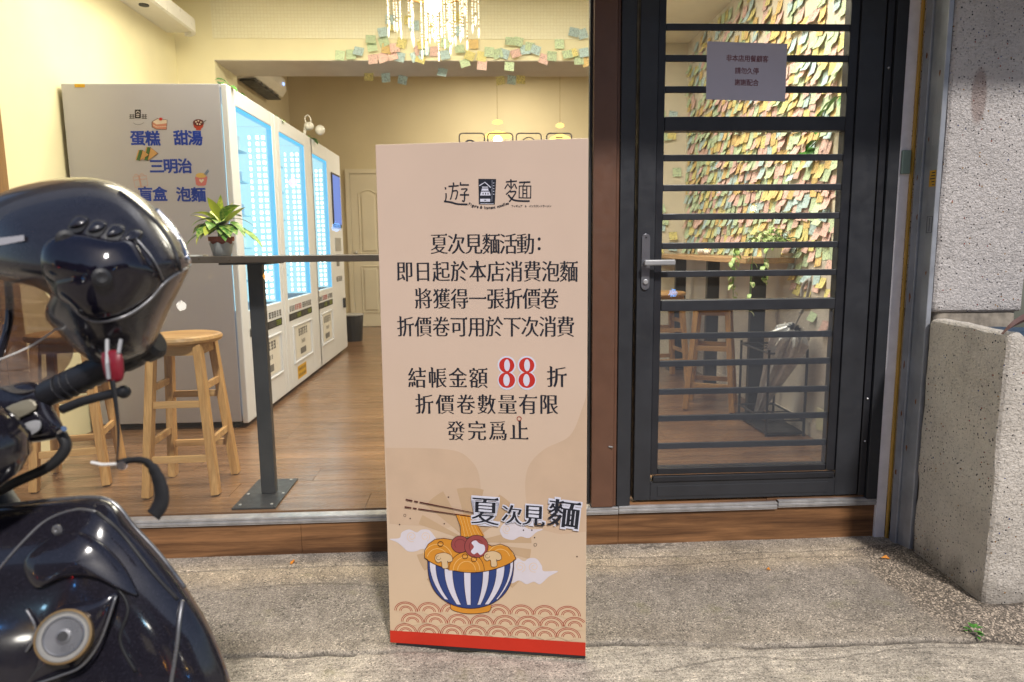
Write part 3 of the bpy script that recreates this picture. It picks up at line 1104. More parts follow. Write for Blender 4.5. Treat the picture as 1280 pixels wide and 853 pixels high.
def plaster_mat(name, base, dirt=.3, spk=1.0):
    m, nt, bs = newmat(name)
    c = coords(nt, 'pos')
    col = mix(nt, ramp(nt, noise(nt, c, 3, 6, .7), [(.3, 0), (.75, 1)]), base, tuple(v*(1-dirt) for v in base))
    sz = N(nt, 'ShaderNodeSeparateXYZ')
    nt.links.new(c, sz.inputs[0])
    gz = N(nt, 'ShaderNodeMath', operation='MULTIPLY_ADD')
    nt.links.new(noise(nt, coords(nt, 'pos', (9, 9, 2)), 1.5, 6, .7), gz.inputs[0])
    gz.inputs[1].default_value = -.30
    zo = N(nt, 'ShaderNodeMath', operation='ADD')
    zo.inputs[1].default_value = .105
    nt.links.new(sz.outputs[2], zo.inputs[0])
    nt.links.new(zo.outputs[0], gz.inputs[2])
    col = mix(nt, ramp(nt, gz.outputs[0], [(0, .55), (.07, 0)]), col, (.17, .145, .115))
    col = mix(nt, ramp(nt, noise(nt, coords(nt, 'pos', (5, 5, .8)), 2.2, 7, .75), [(.56, 0), (.70, .5)]), col, tuple(v*.55 for v in base))
    v = N(nt, 'ShaderNodeTexVoronoi')
    v.inputs['Scale'].default_value = 100
    nt.links.new(c, v.inputs['Vector'])
    sp = N(nt, 'ShaderNodeSeparateColor')
    nt.links.new(v.outputs['Color'], sp.inputs[0])
    pick = ramp(nt, sp.outputs[0], [(0, 1), (.10, 1), (.11, 0)], 'CONSTANT')
    pick.node.color_ramp.elements[2].position = .15*spk
    near = ramp(nt, v.outputs['Distance'], [(.26, 1), (.34, 0)])
    mu = N(nt, 'ShaderNodeMath', operation='MULTIPLY')
    nt.links.new(pick, mu.inputs[0])
    nt.links.new(near, mu.inputs[1])
    chip = ramp(nt, sp.outputs[1], [(0, (.02, .02, .025)), (.72, (.03, .03, .03)), (.80, (.03, .06, .22)), (.86, (.30, .04, .02)), (.92, (.35, .18, .04)), (1, (.04, .14, .07))], 'CONSTANT')
    col = mix(nt, mu.outputs[0], col, chip)
    # a reddish dark ellipse high on the pier
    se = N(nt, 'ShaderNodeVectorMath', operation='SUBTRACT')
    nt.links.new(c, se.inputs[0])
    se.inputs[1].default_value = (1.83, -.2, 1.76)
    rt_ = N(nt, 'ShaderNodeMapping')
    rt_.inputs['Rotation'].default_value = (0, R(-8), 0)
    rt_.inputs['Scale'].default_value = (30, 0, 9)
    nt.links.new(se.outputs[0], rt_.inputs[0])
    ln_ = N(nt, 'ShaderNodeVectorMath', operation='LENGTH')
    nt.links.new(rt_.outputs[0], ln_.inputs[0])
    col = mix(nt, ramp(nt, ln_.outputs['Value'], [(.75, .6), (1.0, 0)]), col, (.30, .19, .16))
    v3 = N(nt, 'ShaderNodeTexVoronoi')
    v3.inputs['Scale'].default_value = 210
    nt.links.new(c, v3.inputs['Vector'])
    sp3 = N(nt, 'ShaderNodeSeparateColor')
    nt.links.new(v3.outputs['Color'], sp3.inputs[0])
    col = mix(nt, .6, col, ramp(nt, sp3.outputs[0], [(0, .35), (.06, .5), (.1, .95), (1, 1.08)]), 'MULTIPLY')
    nt.links.new(col, bs.inputs['Base Color'])
    bs.inputs['Roughness'].default_value = .8
    n3 = noise(nt, coords(nt, 'pos', (1, 1, 1.3)), 95, 4, .65, .8)
    n4 = noise(nt, c, 24, 3, .6)
    ad = N(nt, 'ShaderNodeMath', operation='ADD')
    nt.links.new(n3, ad.inputs[0])
    nt.links.new(n4, ad.inputs[1])
    bump(nt, bs, ad.outputs[0], 1.0, .013)
    return m
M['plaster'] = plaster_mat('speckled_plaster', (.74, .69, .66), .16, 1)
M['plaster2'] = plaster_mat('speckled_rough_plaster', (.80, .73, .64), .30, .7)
def rough_panel(x0, x1, y0, y1, z0, z1, name, m, parent, amp, taper=None):
    """block with subdivided, uneven faces and softened edges"""
    bm = bmesh.new()
    bmesh.ops.create_cube(bm, size=1)
    for v in bm.verts:
        v.co = Vector((x0+(x1-x0)*(v.co.x+.5), y0+(y1-y0)*(v.co.y+.5), z0+(z1-z0)*(v.co.z+.5)))
    bmesh.ops.bevel(bm, geom=bm.edges[:], offset=.022, segments=3, affect='EDGES', profile=.6)
    bmesh.ops.triangulate(bm, faces=bm.faces)
    for _ in range(6):
        es = [e for e in bm.edges if e.calc_length() > .035]
        if not es:
            break
        bmesh.ops.subdivide_edges(bm, edges=es, cuts=1)
        bmesh.ops.triangulate(bm, faces=[f for f in bm.faces if len(f.verts) > 3])
    for v in bm.verts:
        n = mnoise.noise_vector(v.co*7)*amp + mnoise.noise_vector(v.co*30)*amp*.35
        v.co += n
        if taper:
            v.co = taper(v.co)
    me = bpy.data.meshes.new(name)
    bm.to_mesh(me)
    bm.free()
    me.materials.append(m)
    me.polygons.foreach_set('use_smooth', [True]*len(me.polygons))
    o = bpy.data.objects.new(name, me)
    COL.objects.link(o)
    return o
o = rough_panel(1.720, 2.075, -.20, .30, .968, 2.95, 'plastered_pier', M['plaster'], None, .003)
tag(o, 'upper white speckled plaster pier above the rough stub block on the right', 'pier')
def tp(v):
    # slack shoulder on the right end of the top
    if v.z > .70 and v.x > 1.755:
        v.z -= min(.24, (v.x-1.755)*1.8)*((v.z-.70)/.25)
    return v
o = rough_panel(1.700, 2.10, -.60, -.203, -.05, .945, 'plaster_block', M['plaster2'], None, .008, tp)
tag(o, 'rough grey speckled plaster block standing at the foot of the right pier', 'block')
mo = rough_panel(1.735, 2.06, -.186, .28, -.05, .985, 'mortar_joint', mat('grey_mortar', (.30, .26, .21), .9, var=.35, vscale=30, bmp=.5, bscale=90), None, .006)
tag(mo, 'uneven grey mortar joint between the plaster pier and the block below it', 'mortar')
# blue tarp bundle at the right edge
bt = rough_panel(1.80, 2.25, -.565, -.30, .76, .925, 'tarpaulin_bundle', flat('blue_tarp', (40, 62, 84)), None, .008)
tag(bt, 'dark blue bundle on the right shoulder of the plaster block at the photo edge', 'bundle')
# dry pointed leaf of a plant that hangs in from the right
q = MB()
cen = spline([at(1253, 418, 1, -.66), at(1262, 410, 1, -.66), at(1272, 403, 1, -.65), at(1290, 395, 1, -.63), at(1330, 385, 1, -.60)], 4)
wd = [.001, .004, .007, .010, .013, .015, .017, .019, .020, .021, .022, .022, .022, .02, .018, .016, .012]
vs = []
for p_, w_ in zip(cen, wd):
    p_ = Vector(p_)
    vs += [p_+Vector((0, .006, w_*.6)), p_+Vector((0, -.004, 0)), p_+Vector((0, .006, -w_*.6))]
n = len(cen)
n = min(n, len(wd))
fs = []
for i in range(n-1):
    for k in range(2):
        a = i*3+k
        fs.append((a, a+1, a+4, a+3))
q.add(vs, fs)
o = q.build('dry_leaf', flat('brown_leaf', (92, 62, 56)))
md = o.modifiers.new('solid', 'SOLIDIFY')
md.thickness = .002
tag(o, 'pointed dark reddish brown leaf reaching in over the plaster block', 'leaf')

# shutter box / canopy above the shop front (out of the picture, it shades the upper wall)
cn = empty('shutter_canopy', (0, -.4, 2.46), 'long metal shutter canopy above the shop front', 'canopy')
MB().box(-4.5, 3.2, -.79, -.01, 2.76, 3.3).build('box', M['steel'], cn)
MB().box(-4.5, 3.2, -.79, -.77, 2.46, 2.76).build('fascia', M['steel'], cn)

# ------------------------------------------------------------------ sign board
BL = at(488, 803, 2, 0); BR = at(732, 820, 2, 0)
SX = (BR-BL); SWD = SX.length; SX.normalize()
TOP = (Vector((-.2796, -.6484, 1.5388)) + Vector((.3245, -.7579, 1.5252)))/2 - (BL+BR)/2
SHT = TOP.length
SZ = (TOP - SX*TOP.dot(SX)).normalized()
SY = SZ.cross(SX)
GZ = -.010
sign = bpy.data.objects.new('sign_board', None)
sign.matrix_basis = Matrix.Translation(BL) @ Matrix((SX, SY, SZ)).transposed().to_4x4()
COL.objects.link(sign)
tag(sign, 'tall beige promotional board with black lettering and a noodle bowl drawing, standing on the pavement', 'sign board')
SM = wm(sign)
SMI = SM.inverted()
def S(px, py):
    d = ray(px, py)
    n = SY
    t = (BL-CAMPOS).dot(n)/d.dot(n)
    q = SMI @ (CAMPOS+d*t)
    return (q.x, q.z)
def Z4(zx, zy):
    return S(470+zx/3.243, 590+zy/3.243)
def sw(x, y, z):
    return SM @ Vector((x, y, z))
TH = .006
def signcol():
    m, nt, bs = newmat('beige_board')
    c = coords(nt, 'obj')
    sx = N(nt, 'ShaderNodeSeparateXYZ')
    nt.links.new(c, sx.inputs[0])
    col = ramp(nt, sx.outputs[2], [(0, lin((211, 184, 151))), (.45, lin((211, 186, 161))), (1.0, lin((216, 191, 171)))])
    col = mix(nt, .5, col, ramp(nt, noise(nt, c, 3, 4), [(.3, .93), (.7, 1.05)]), 'MULTIPLY')
    nt.links.new(col, bs.inputs['Base Color'])
    bs.inputs['Roughness'].default_value = .42
    bump(nt, bs, noise(nt, c, 260, 2), .05, .001)
    return m
M['beige'] = signcol()
M['edge'] = flat('foam_edge', (150, 150, 150))
q = MB()
q.box(0, SWD, 0, TH, 0, SHT)
bd = q.build('panel', [M['beige']], sign, world=False, bevel=.001)
MB().box(0, SWD, TH, TH+.004, 0, SHT).build('backing', M['edge'], sign, world=False)
MB().box(.02, SWD-.001, -.001, TH+.006, GZ+.001, -.0005).build('base_edge', M['rubber'], sign, world=False)
q = MB()
for x in (SWD*.5-.12, SWD*.5+.12):
    q.beam(sw(x, TH+.006, 1.05), Vector((sw(x, 0, 0).x+.0, sw(x, 0, 0).y+.36, GZ+.004)), .02, .014)
q.beam(sw(SWD*.5-.12, .15, .45), sw(SWD*.5+.12, .15, .45), .016, .012)
q.build('rear_strut', M['dark'], sign)

def pf(u, v, h):
    return sw(u, -h, v)
ER = .00025
def text_line(name, txt, pts, y, cw, chh, m, ox=.020, oy=-.013, lay=3, jit=.004, rot=0):
    P = Print(pf, ER)
    cs = []
    for ch, px in zip(txt, pts):
        u, v = S(px, y)
        cs += put_glyph(ch, u, v, cw, chh, ox, oy, rot, jit=0 if jit == 0 else .0003, serif=1)
    P.glyphs(cs, m, lay)
    return P.build(name, sign)
def row(n, x0, x1):
    return [x0+(x1-x0)*i/(n-1) for i in range(n)]
PX = SWD/250.0      # metres per photo pixel on the board (middle height)
text_line('lettering', '夏次見麵活動', row(6, 549, 657), 305.5, .050, .060, M['ink'])
P = Print(pf, ER)
for yy in (299, 311):
    u, v = S(674, yy)
    P.poly(arc(u, v, .0045, 0, 360, 12)[:-1], M['ink'], 3)
P.build('colon', sign)
text_line('lettering', '即日起於本店消費泡麵', row(10, 506, 711), 340, .050, .061, M['ink'])
text_line('lettering', '將獲得一張折價卷', row(8, 529.5, 687), 374, .050, .061, M['ink'])
text_line('lettering', '折價卷可用於下次消費', row(10, 507, 707), 409, .050, .061, M['ink'])
text_line('lettering', '結帳金額', row(4, 521.5, 598), 473, .054, .062, M['ink'])
text_line('lettering', '折', [696], 472, .056, .062, M['ink'])
text_line('lettering', '折價卷數量有限', row(7, 530.5, 686), 506, .054, .061, M['ink'])
text_line('lettering', '發完爲止', row(4, 570, 649), 539, .054, .061, M['ink'])
P = Print(pf, ER)
u, v = S(649, 523.5)
P.line(arc(u, v, .0062, 0, 360, 16)[:-1], .0022, M['ink_brownred'], 4, closed=True)
P.build('ring_mark', sign)
# the red 88: bold, high contrast
P = Print(pf, ER)
for cx in (633.5, 658.5):
    u, v = S(cx, 465.8)
    s_ = .0232
    def E8(cy, rx, ry, sh=0, n=28):
        return [(u+sh+rx*math.cos(2*PI*i/n), v+cy+ry*math.sin(2*PI*i/n)) for i in range(n)]
    for k in (0, 1):
        P.poly(E8(.0215 if k == 0 else -.0235, .0275, .0275 if k == 0 else .0285), M['halo'], 2+.1*k+(.3 if cx > 640 else 0))
    for k in (0, 1):
        P.poly(E8(.0215 if k == 0 else -.0225, .0225 if k == 0 else .0245, .0225 if k == 0 else .0235), M['ink_red'], 3+.1*k)
    for cy, rx, ry, sh in ((.0215, .0085, .0175, .001), (-.0225, .0095, .0180, -.001)):
        P.poly(E8(cy, rx, ry, sh), M['halo'], 4)
P.build('red_number', sign)
# emblem at the top
def ZL(zx, zy):
    return S(530+zx/7.111, 210+zy/7.111)
P = Print(pf, ER)
def st(pts, wd=.0036, m=None, lay=3):
    P.line([ZL(*p) for p in spline(pts, 4)] if len(pts) > 2 else [ZL(*p) for p in pts], wd, m or M['ink'], lay)
# hand-brushed sign: walk radical + body
st([(190, 172), (194, 192)], .0044)
st([(196, 225), (197, 262), (190, 298)], .0040)
st([(178, 298), (240, 306), (300, 322), (388, 325)], .0050)
st([(262, 130), (264, 158)], .0042)
st([(218, 165), (262, 163), (310, 158)], .0040)
st([(258, 168), (250, 230), (236, 282)], .0040)
st([(252, 208), (296, 206), (290, 262), (278, 280)], .0040)
st([(326, 128), (322, 158)], .0040)
st([(322, 152), (400, 152)], .0042)
st([(330, 190), (384, 188), (362, 216)], .0036)
st([(360, 216), (362, 262), (356, 298), (340, 290)], .0042)
st([(320, 240), (402, 240)], .0044)
# right sign
st([(728, 125), (826, 118)], .0038)
st([(772, 102), (776, 190)], .0040)
st([(748, 140), (718, 186)], .0034)
st([(750, 150), (768, 176)], .0030)
st([(802, 140), (786, 176)], .0030)
st([(806, 144), (824, 186)], .0034)
st([(772, 198), (730, 238)], .0036)
st([(764, 214), (816, 212), (790, 262), (758, 302)], .0040)
st([(748, 240), (790, 282), (850, 294), (940, 296)], .0048)
st([(846, 130), (946, 126)], .0044)
st([(894, 132), (884, 160)], .0034)
P.line([ZL(848, 162), ZL(950, 162), ZL(948, 268), ZL(846, 266)], .0042, M['ink'], 3, closed=True)
st([(880, 165), (880, 262)], .0032)
st([(914, 165), (914, 262)], .0032)
st([(882, 196), (912, 196)], .0028)
st([(882, 228), (912, 228)], .0028)
# black cabinet with white house-shaped sign
P.poly([ZL(484, 98), ZL(642, 100), ZL(630, 326), ZL(488, 324)], M['ink'], 3)
for a in ([(492, 160), (542, 128), (594, 176)], [(516, 172), (570, 172)], [(512, 200), (574, 200)]):
    P.line([ZL(*p) for p in a], .0026, M['halo'], 4)
P.poly([ZL(514, 184), ZL(572, 184), ZL(572, 196), ZL(514, 196)], M['halo'], 4)
P.poly([ZL(508, 212), ZL(582, 212), ZL(594, 246), ZL(500, 246)], M['halo'], 4)
for x in (522, 544, 566):
    P.poly([ZL(x, 222), ZL(x+8, 222), ZL(x+8, 238), ZL(x, 238)], M['ink'], 5)
P.poly([ZL(500, 276), ZL(590, 276), ZL(588, 302), ZL(500, 302)], M['halo'], 4)
P.poly([ZL(536, 285), ZL(554, 285), ZL(554, 292), ZL(536, 292)], M['ink'], 5)
for zz in (135, 160, 185, 210, 235):
    P.line([ZL(612, zz), ZL(626, zz)], .0014, M['halo'], 4)
P.line([ZL(606, 112), ZL(604, 300)], .0006, M['halo'], 4)
P.line([ZL(500, 318), ZL(620, 320)], .0012, M['halo'], 4)
P.build('emblem', sign)
P = Print(pf, ER)
cs = []
txt = 'Figure & Instant noodles'
for i, ch in enumerate(txt):
    t = i/(len(txt)-1)
    zx = 405+t*342
    zy = 322 + 36*math.sin(PI*min(1, t*1.02))**.9 - 8*t
    slope = -(36*PI*math.cos(PI*t) - 8)/342
    if ch != ' ':
        u, v = ZL(zx, zy)
        cs += put_glyph(ch, u, v, .0105, .0105, .03, .03, slope)
P.glyphs(cs, M['ink'], 3)
cs = []
txt = 'フィギュア & インスタントラーメン'
for i, ch in enumerate(txt):
    if ch != ' ':
        u, v = ZL(786+i*(1122-786)/(len(txt)-1), 341)
        cs += put_glyph(ch, u, v, .0064, .0068, .02, .02)
P.glyphs(cs, M['ink'], 3)
P.build('small_lettering', sign)

# ---- drawing at the foot of the board
c_ray = flat('print_ray_tan', (194, 164, 131))
c_sw = flat('print_taupe', (204, 176, 149))
c_sw2 = flat('print_light_taupe', (204, 178, 152))
c_cloud = flat('print_cloud_white', (214, 206, 212))
c_bowl = flat('print_bowl_blue', (42, 62, 120))
c_white = flat('print_white', (212, 208, 220))
c_nood = flat('print_noodle_orange', (210, 140, 44))
c_nood2 = flat('print_noodle_pale', (232, 190, 120))
c_meat = flat('print_meat', (150, 70, 68))
c_meat2 = flat('print_meat_dark', (104, 38, 42))
c_mush = flat('print_mushroom', (214, 184, 142))
c_line = flat('print_outline', (58, 28, 30))
c_red = flat('print_red_band', (196, 44, 22))
c_wave = flat('print_wave_line', (158, 48, 34))
c_chop = flat('print_chopstick', (78, 24, 24))
c_bg = flat('print_beige', (211, 184, 151))
P = Print(pf, ER)
# broad pale swirls behind the lower text
a = spline([S(482, 560), S(560, 562), S(588, 575), S(600, 600), S(596, 640), S(560, 660)], 6)
clp = lambda L: [(min(SWD-.001, max(.001, p[0])), p[1]) for p in L]
P.poly(clp(a+[S(487, 655)]), c_sw, 1)
a = spline([S(740, 470), S(728, 510), S(712, 545), S(680, 562), S(660, 585), S(657, 620), S(668, 660)], 6)
P.poly(clp(a+[S(700, 668), S(736, 665)]), c_sw, 1)
P.build('swirl_print', sign)
P = Print(pf, ER)
C0 = Z4(385, 285)
def wedge(a0, a1, r0, r1):
    P.poly(arc(C0[0], C0[1], r0, a0, a1, 5)+arc(C0[0], C0[1], r1, a1, a0, 5), c_ray, 2)
for a0, a1, r1 in ((76, 104, .172), (118, 141, .178), (39, 60, .178), (2, 17, .186), (-14, -4, .185), (176, 186, .184), (152, 163, .17), (196, 214, .178), (-48, -33, .188), (222, 236, .19)):
    wedge(a0, a1, .03, r1)
P.build('ray_print', sign)
P = Print(pf, ER)
def cloud(pts, swirls):
    P = Print(pf, ER)
    P.poly([Z4(*p) for p in spline(pts, 5, True)], c_cloud, 3)
    for (cx, cy, r, d) in swirls:
        sp_ = []
        for i in range(22):
            t = i/21
            an = t*1.6*2*PI*d + 1.2
            rr = r*(1-.75*t)
            sp_.append(Z4(cx+rr*math.cos(an), cy+rr*math.sin(an)))
        P.line(sp_, .0010, c_nood2, 4)
    P.build('cloud_print', sign)
cloud([(55, 272), (95, 268), (105, 245), (135, 233), (165, 245), (185, 234), (215, 236), (238, 262), (250, 285), (225, 300), (215, 322), (190, 312), (160, 322), (130, 322), (110, 305), (85, 285)], [(145, 262, 22, 1), (200, 262, 20, -1)])
cloud([(503, 232), (520, 208), (550, 206), (590, 215), (625, 232), (678, 232), (650, 245), (620, 268), (585, 262), (555, 276), (520, 268), (506, 250)], [(530, 232, 18, 1)])
cloud([(555, 365), (575, 350), (600, 362), (620, 350), (650, 352), (672, 380), (680, 402), (738, 402), (700, 425), (665, 455), (640, 445), (610, 455), (580, 440), (548, 450), (545, 400)], [(585, 385, 22, -1), (640, 385, 22, 1)])
# seigaiha waves
P = Print(pf, ER)
wx = 98/3.243
rows_ = [(560, 4, 5), (602, 8.5, 6), (646, 13, 7)]
for ri, (zy, _, lay) in enumerate([(568, 0, 4), (612, 0, 6), (655, 0, 8)]):
    n0, n1 = (0, 8)
    for i in range(-1, 9):
        zx = 75+i*94+(47 if ri % 2 == 0 else 0) - (20 if ri == 1 else 0)
        if ri == 0 and i in (3, 8):
            continue
        if zx < 60 or zx > 845:
            continue
        zyy = zy + (zx-60)/790*22 - 6
        u, v = Z4(zx, zyy)
        if u < .005 or u > SWD-.005:
            continue
        r0 = .0365
        a0, a1 = 0, 180
        if u-r0 < .002:
            a1 = math.degrees(math.acos(max(-1, -(u-.002)/r0)))
        if u+r0 > SWD-.002:
            a0 = math.degrees(math.acos(min(1, (SWD-.002-u)/r0)))
        P.poly([(u, v-.012)]+[(u+r0*math.cos(R(a0)), v-.012)]*(a0 > 0)+arc(u, v, r0, a0, a1, 14, .030), c_bg, lay+(i % 2)*.4)
        for k, rr in enumerate((1.0, .86, .56, .42)):
            aa0, aa1 = (a0 if k < 2 else 0), (a1 if k < 2 else 180)
            if u-r0*rr < .002 and k >= 2: aa1 = a1
            if u+r0*rr > SWD-.002 and k >= 2: aa0 = a0
            P.line(arc(u, v, r0*rr, aa0, aa1, 14, .030*rr), .0021, c_wave, lay+.6+(i % 2)*.2)
P.build('wave_print', sign)
P = Print(pf, ER)
P.poly([(0.0005, .001), (SWD-.0005, .001), (SWD-.0005, .044), (0.0005, .041)], c_red, 9.2)
P.build('red_band', sign)
# bowl
P = Print(pf, ER)
Zp = lambda L: [Z4(*p) for p in L]
P.poly(Zp(spline([(303, 532), (306, 556), (345, 570), (388, 574), (430, 571), (462, 562), (468, 540)], 4)), c_nood, 9)
P.line(Zp(spline([(303, 532), (306, 556), (345, 570), (388, 574), (430, 571), (462, 562), (468, 540)], 4)), .0016, c_line, 9.5)
rimL, rimR = (198, 342), (568, 352)
def rim(t):       # t 0..1 along the front rim
    x = rimL[0]+(rimR[0]-rimL[0])*t
    return (x, 347+5*t+57*math.sin(PI*t)**.75)
def bot(t):
    a = PI*(1-t)
    return (385+178*math.cos(a)*(.5+.5*abs(math.cos(a))**.1)*.98, 355+197*math.sin(a)**.72)
side = [bot(i/30) for i in range(31)]
bowl = [rim(i/20) for i in range(21)] + [bot(1-i/30) for i in range(31)]
P.poly(Zp(bowl), c_bowl, 10)
def bx(x, v):      # a point between rim and bottom following the bowl's meridians
    t = (x-198)/370
    r_ = rim(t)
    k = (x-385)/185
    zb = 355+197*max(0, 1-k*k)**.5*.0 + 197
    yb = 552
    xb = 385+(x-385)*.42
    s_ = v
    return (x+(xb-x)*s_**2.1, r_[1]+(yb-r_[1])*s_)
for x0, x1 in ((218, 243), (278, 311), (357, 385), (434, 459), (489, 522), (545, 557)):
    L = [bx(x0, i/10) for i in range(11)]
    Rr = [bx(x1, i/10) for i in range(11)]
    lim = 1.0
    def inside(p):
        k = (p[0]-385)/181
        return p[1] < 355+194*max(0, 1-k*k)**.42
    n_ = sum(1 for p, q_ in zip(L, Rr) if inside(p) and inside(q_))
    n_ = max(3, n_)
    P.poly(Zp(L[:n_]+list(reversed(Rr[:n_]))), c_white, 11)
    P.line(Zp(L[:n_]), .0013, c_line, 12)
    P.line(Zp(Rr[:n_]), .0013, c_line, 12)
P.line(Zp(bowl), .0020, c_line, 13, closed=True)
P.build('bowl_print', sign)
P = Print(pf, ER)
nd = [rim(1-i/20) for i in range(21)] + [(198, 318), (212, 292), (240, 272), (275, 268), (320, 275), (400, 262), (470, 300), (505, 291), (535, 302), (556, 325), (568, 350)]
P.poly(Zp(nd), c_nood, 10.4)
P.line(Zp(nd), .0018, c_line, 13, closed=True)
for cx, cy, rr in ((250, 352, 60), (250, 352, 42), (505, 350, 55), (505, 350, 38)):
    P.line(Zp([(cx+rr*math.cos(R(a)), cy-rr*math.sin(R(a))) for a in range(15, 166, 10)]), .0018, c_nood2, 11)
P.poly(Zp([(368+72*math.cos(R(a)), 398-75*math.sin(R(a))) for a in range(0, 181, 12)]), c_nood, 14)
for rr in (72, 54, 36):
    P.line(Zp([(368+rr*math.cos(R(a)), 398-rr*1.04*math.sin(R(a))) for a in range(0, 181, 12)]), .0016, c_line if rr == 72 else c_nood2, 14.5)
for cx, cy, rr in ((342, 292, 36), (408, 300, 48)):
    P.poly(Zp([(cx+rr*math.cos(R(a)), cy-rr*.95*math.sin(R(a))) for a in range(0, 360, 12)]), c_meat, 15 if rr < 40 else 16)
    P.line(Zp([(cx+rr*math.cos(R(a)), cy-rr*.95*math.sin(R(a))) for a in range(0, 360, 12)]), .0016, c_line, 15.5 if rr < 40 else 16.5, closed=True)
    P.line(Zp([(cx+rr*.6*math.cos(R(a)), cy-rr*.58*math.sin(R(a))) for a in range(30, 230, 12)]), .0016, c_meat2, 15.6 if rr < 40 else 16.6)
P.poly(Zp(spline([(388, 285), (405, 276), (420, 288), (440, 296), (442, 318), (425, 335), (412, 325), (398, 332), (386, 320), (398, 302)], 4, True)), c_white, 17)
for cx, cy in ((275, 352), (473, 345)):
    sh_ = spline([(cx-34, cy+2), (cx-30, cy-18), (cx-8, cy-26), (cx+12, cy-25), (cx+32, cy-14), (cx+36, cy+6), (cx+20, cy+12), (cx+16, cy+8), (cx+18, cy+34), (cx-4, cy+36), (cx-8, cy+10), (cx-22, cy+14)], 4, True)
    P.poly(Zp(sh_), c_mush, 17)
    P.line(Zp(sh_), .0013, c_line, 17.5, closed=True)
    P.line(Zp([(cx-20+9*math.cos(R(a)), cy-6+8*math.sin(R(a))) for a in range(0, 300, 25)]), .0012, c_line, 17.6)
for cx, cy in ((263, 290), (362, 340), (398, 352)):
    P.line(Zp([(cx+11*math.cos(R(a)), cy+10*math.sin(R(a))) for a in range(0, 360, 24)]), .0018, c_line, 17.8, closed=True)
# lifted noodles
P.poly(Zp([(322, 168), (410, 178), (418, 220), (440, 258), (344, 262), (345, 220)]), c_nood, 13.6)
for i in range(7):
    t = i/6
    P.line(Zp(spline([(324+84*t, 170+8*t), (340+72*t, 215), (346+92*t, 262)], 5)), .0011, c_line if i in (0, 6) else c_nood2, 13.8)
P.build('noodle_print', sign)
P = Print(pf, ER)
for (a, b, w0) in (((122, 110), (418, 168), .0042), ((118, 140), (405, 182), .0042)):
    for t0, t1 in ((0, .095), (.115, .17), (.19, 1)):
        p0 = (a[0]+(b[0]-a[0])*t0, a[1]+(b[1]-a[1])*t0)
        p1 = (a[0]+(b[0]-a[0])*t1, a[1]+(b[1]-a[1])*t1)
        P.line(Zp([p0, p1]), [w0*(1-.45*t0), w0*(1-.45*t1)], c_chop, 18)
    P.build('chopstick_print', sign)
    P = Print(pf, ER)
for cx, cy, rr in ((117, 176, 5), (646, 295, 6)):
    P.line(Zp([(cx+rr*math.cos(R(a)), cy+rr*math.sin(R(a))) for a in range(0, 360, 30)]), .0010, c_line, 5, closed=True)
for cx, cy in ((294, 102), (139, 189), (96, 213), (277, 210), (598, 236), (632, 236), (643, 266), (815, 343)):
    P.poly(Zp([(cx+3*math.cos(R(a)), cy+3*math.sin(R(a))) for a in range(0, 360, 45)]), c_line, 5)
dts = P.build('spice_dots', sign)
dts['kind'] = 'stuff'
# slanted title with pale halo
for ch, zx, zy, w_, h_, rot in (('夏', 444, 158, .106, .118, -.03), ('次', 552, 172, .072, .078, -.05), ('見', 640, 176, .080, .084, -.04), ('麵', 762, 170, .118, .112, -.10)):
    u, v = Z4(zx, zy)
    k = 1/3.243*PX
    W_, H_ = w_*.335, h_*.335
    W_, H_ = {'夏': (.083, .088), '次': (.060, .060), '見': (.066, .066), '麵': (.092, .086)}[ch]
    P = Print(pf, ER)
    hal = put_glyph(ch, u, v, W_, H_, .062, .062, rot, outer=True)
    for i, c_ in enumerate(hal):
        P.poly(c_, M['halo'], 19+.05*i)
    # fill between the strokes as well
    hl = put_glyph(ch, u, v, W_, H_, .04, .04, rot, outer=2)
    for i, c_ in enumerate(hl):
        if len(c_) > 3:
            P.poly(c_, M['halo'], 19.6+.03*i)
    P.glyphs(put_glyph(ch, u, v, W_, H_, .022, -.008, rot, jit=.0003, serif=1), M['ink'], 22)
    P.build('title_lettering', sign)

# ------------------------------------------------------------------ window counter
ct = empty('window_counter', (-.95, .18, FZ), 'long dark laminate bar counter along the inside of the shop window', 'counter')
MB().box(LW+.03, .42, .045, .36, 1.182, 1.208).build('counter_top', M['counter'], ct, bevel=.002)
post = MB().box(-.968, -.906, .215, .252, FZ+.009, 1.172).build('post', M['black_metal'], ct, bevel=.003)
MB().prism([(-1.04, .055), (-.86, .055), (-.86, .41), (-1.04, .41)], lambda x, y: (x, y, FZ), lambda x, y: (x, y, FZ+.008)).build('base_plate', M['black_metal'], post, bevel=.001)
for (x, y) in ((-1.015, .085), (-.885, .085), (-1.022, .21), (-.872, .21), (-1.015, .385), (-.885, .385)):
    MB().lathe([(.007, 0), (.007, .004), (0, .0055)], (x, y, FZ+.0085), 8).build('bolt', M['alu'], post)
MB().box(-1.04, -.85, .10, .34, 1.173, 1.1815).build('top_plate', M['black_metal'], post)

pp_ = at(246, 321, 1, .20)
cd_ = MB().box(pp_.x-.03, pp_.x+.035, .17, .23, 1.2085, 1.213).build('paper_card', M['white_plastic'])
tag(cd_, 'small white card lying flat on the window counter left of the potted plant', 'card')
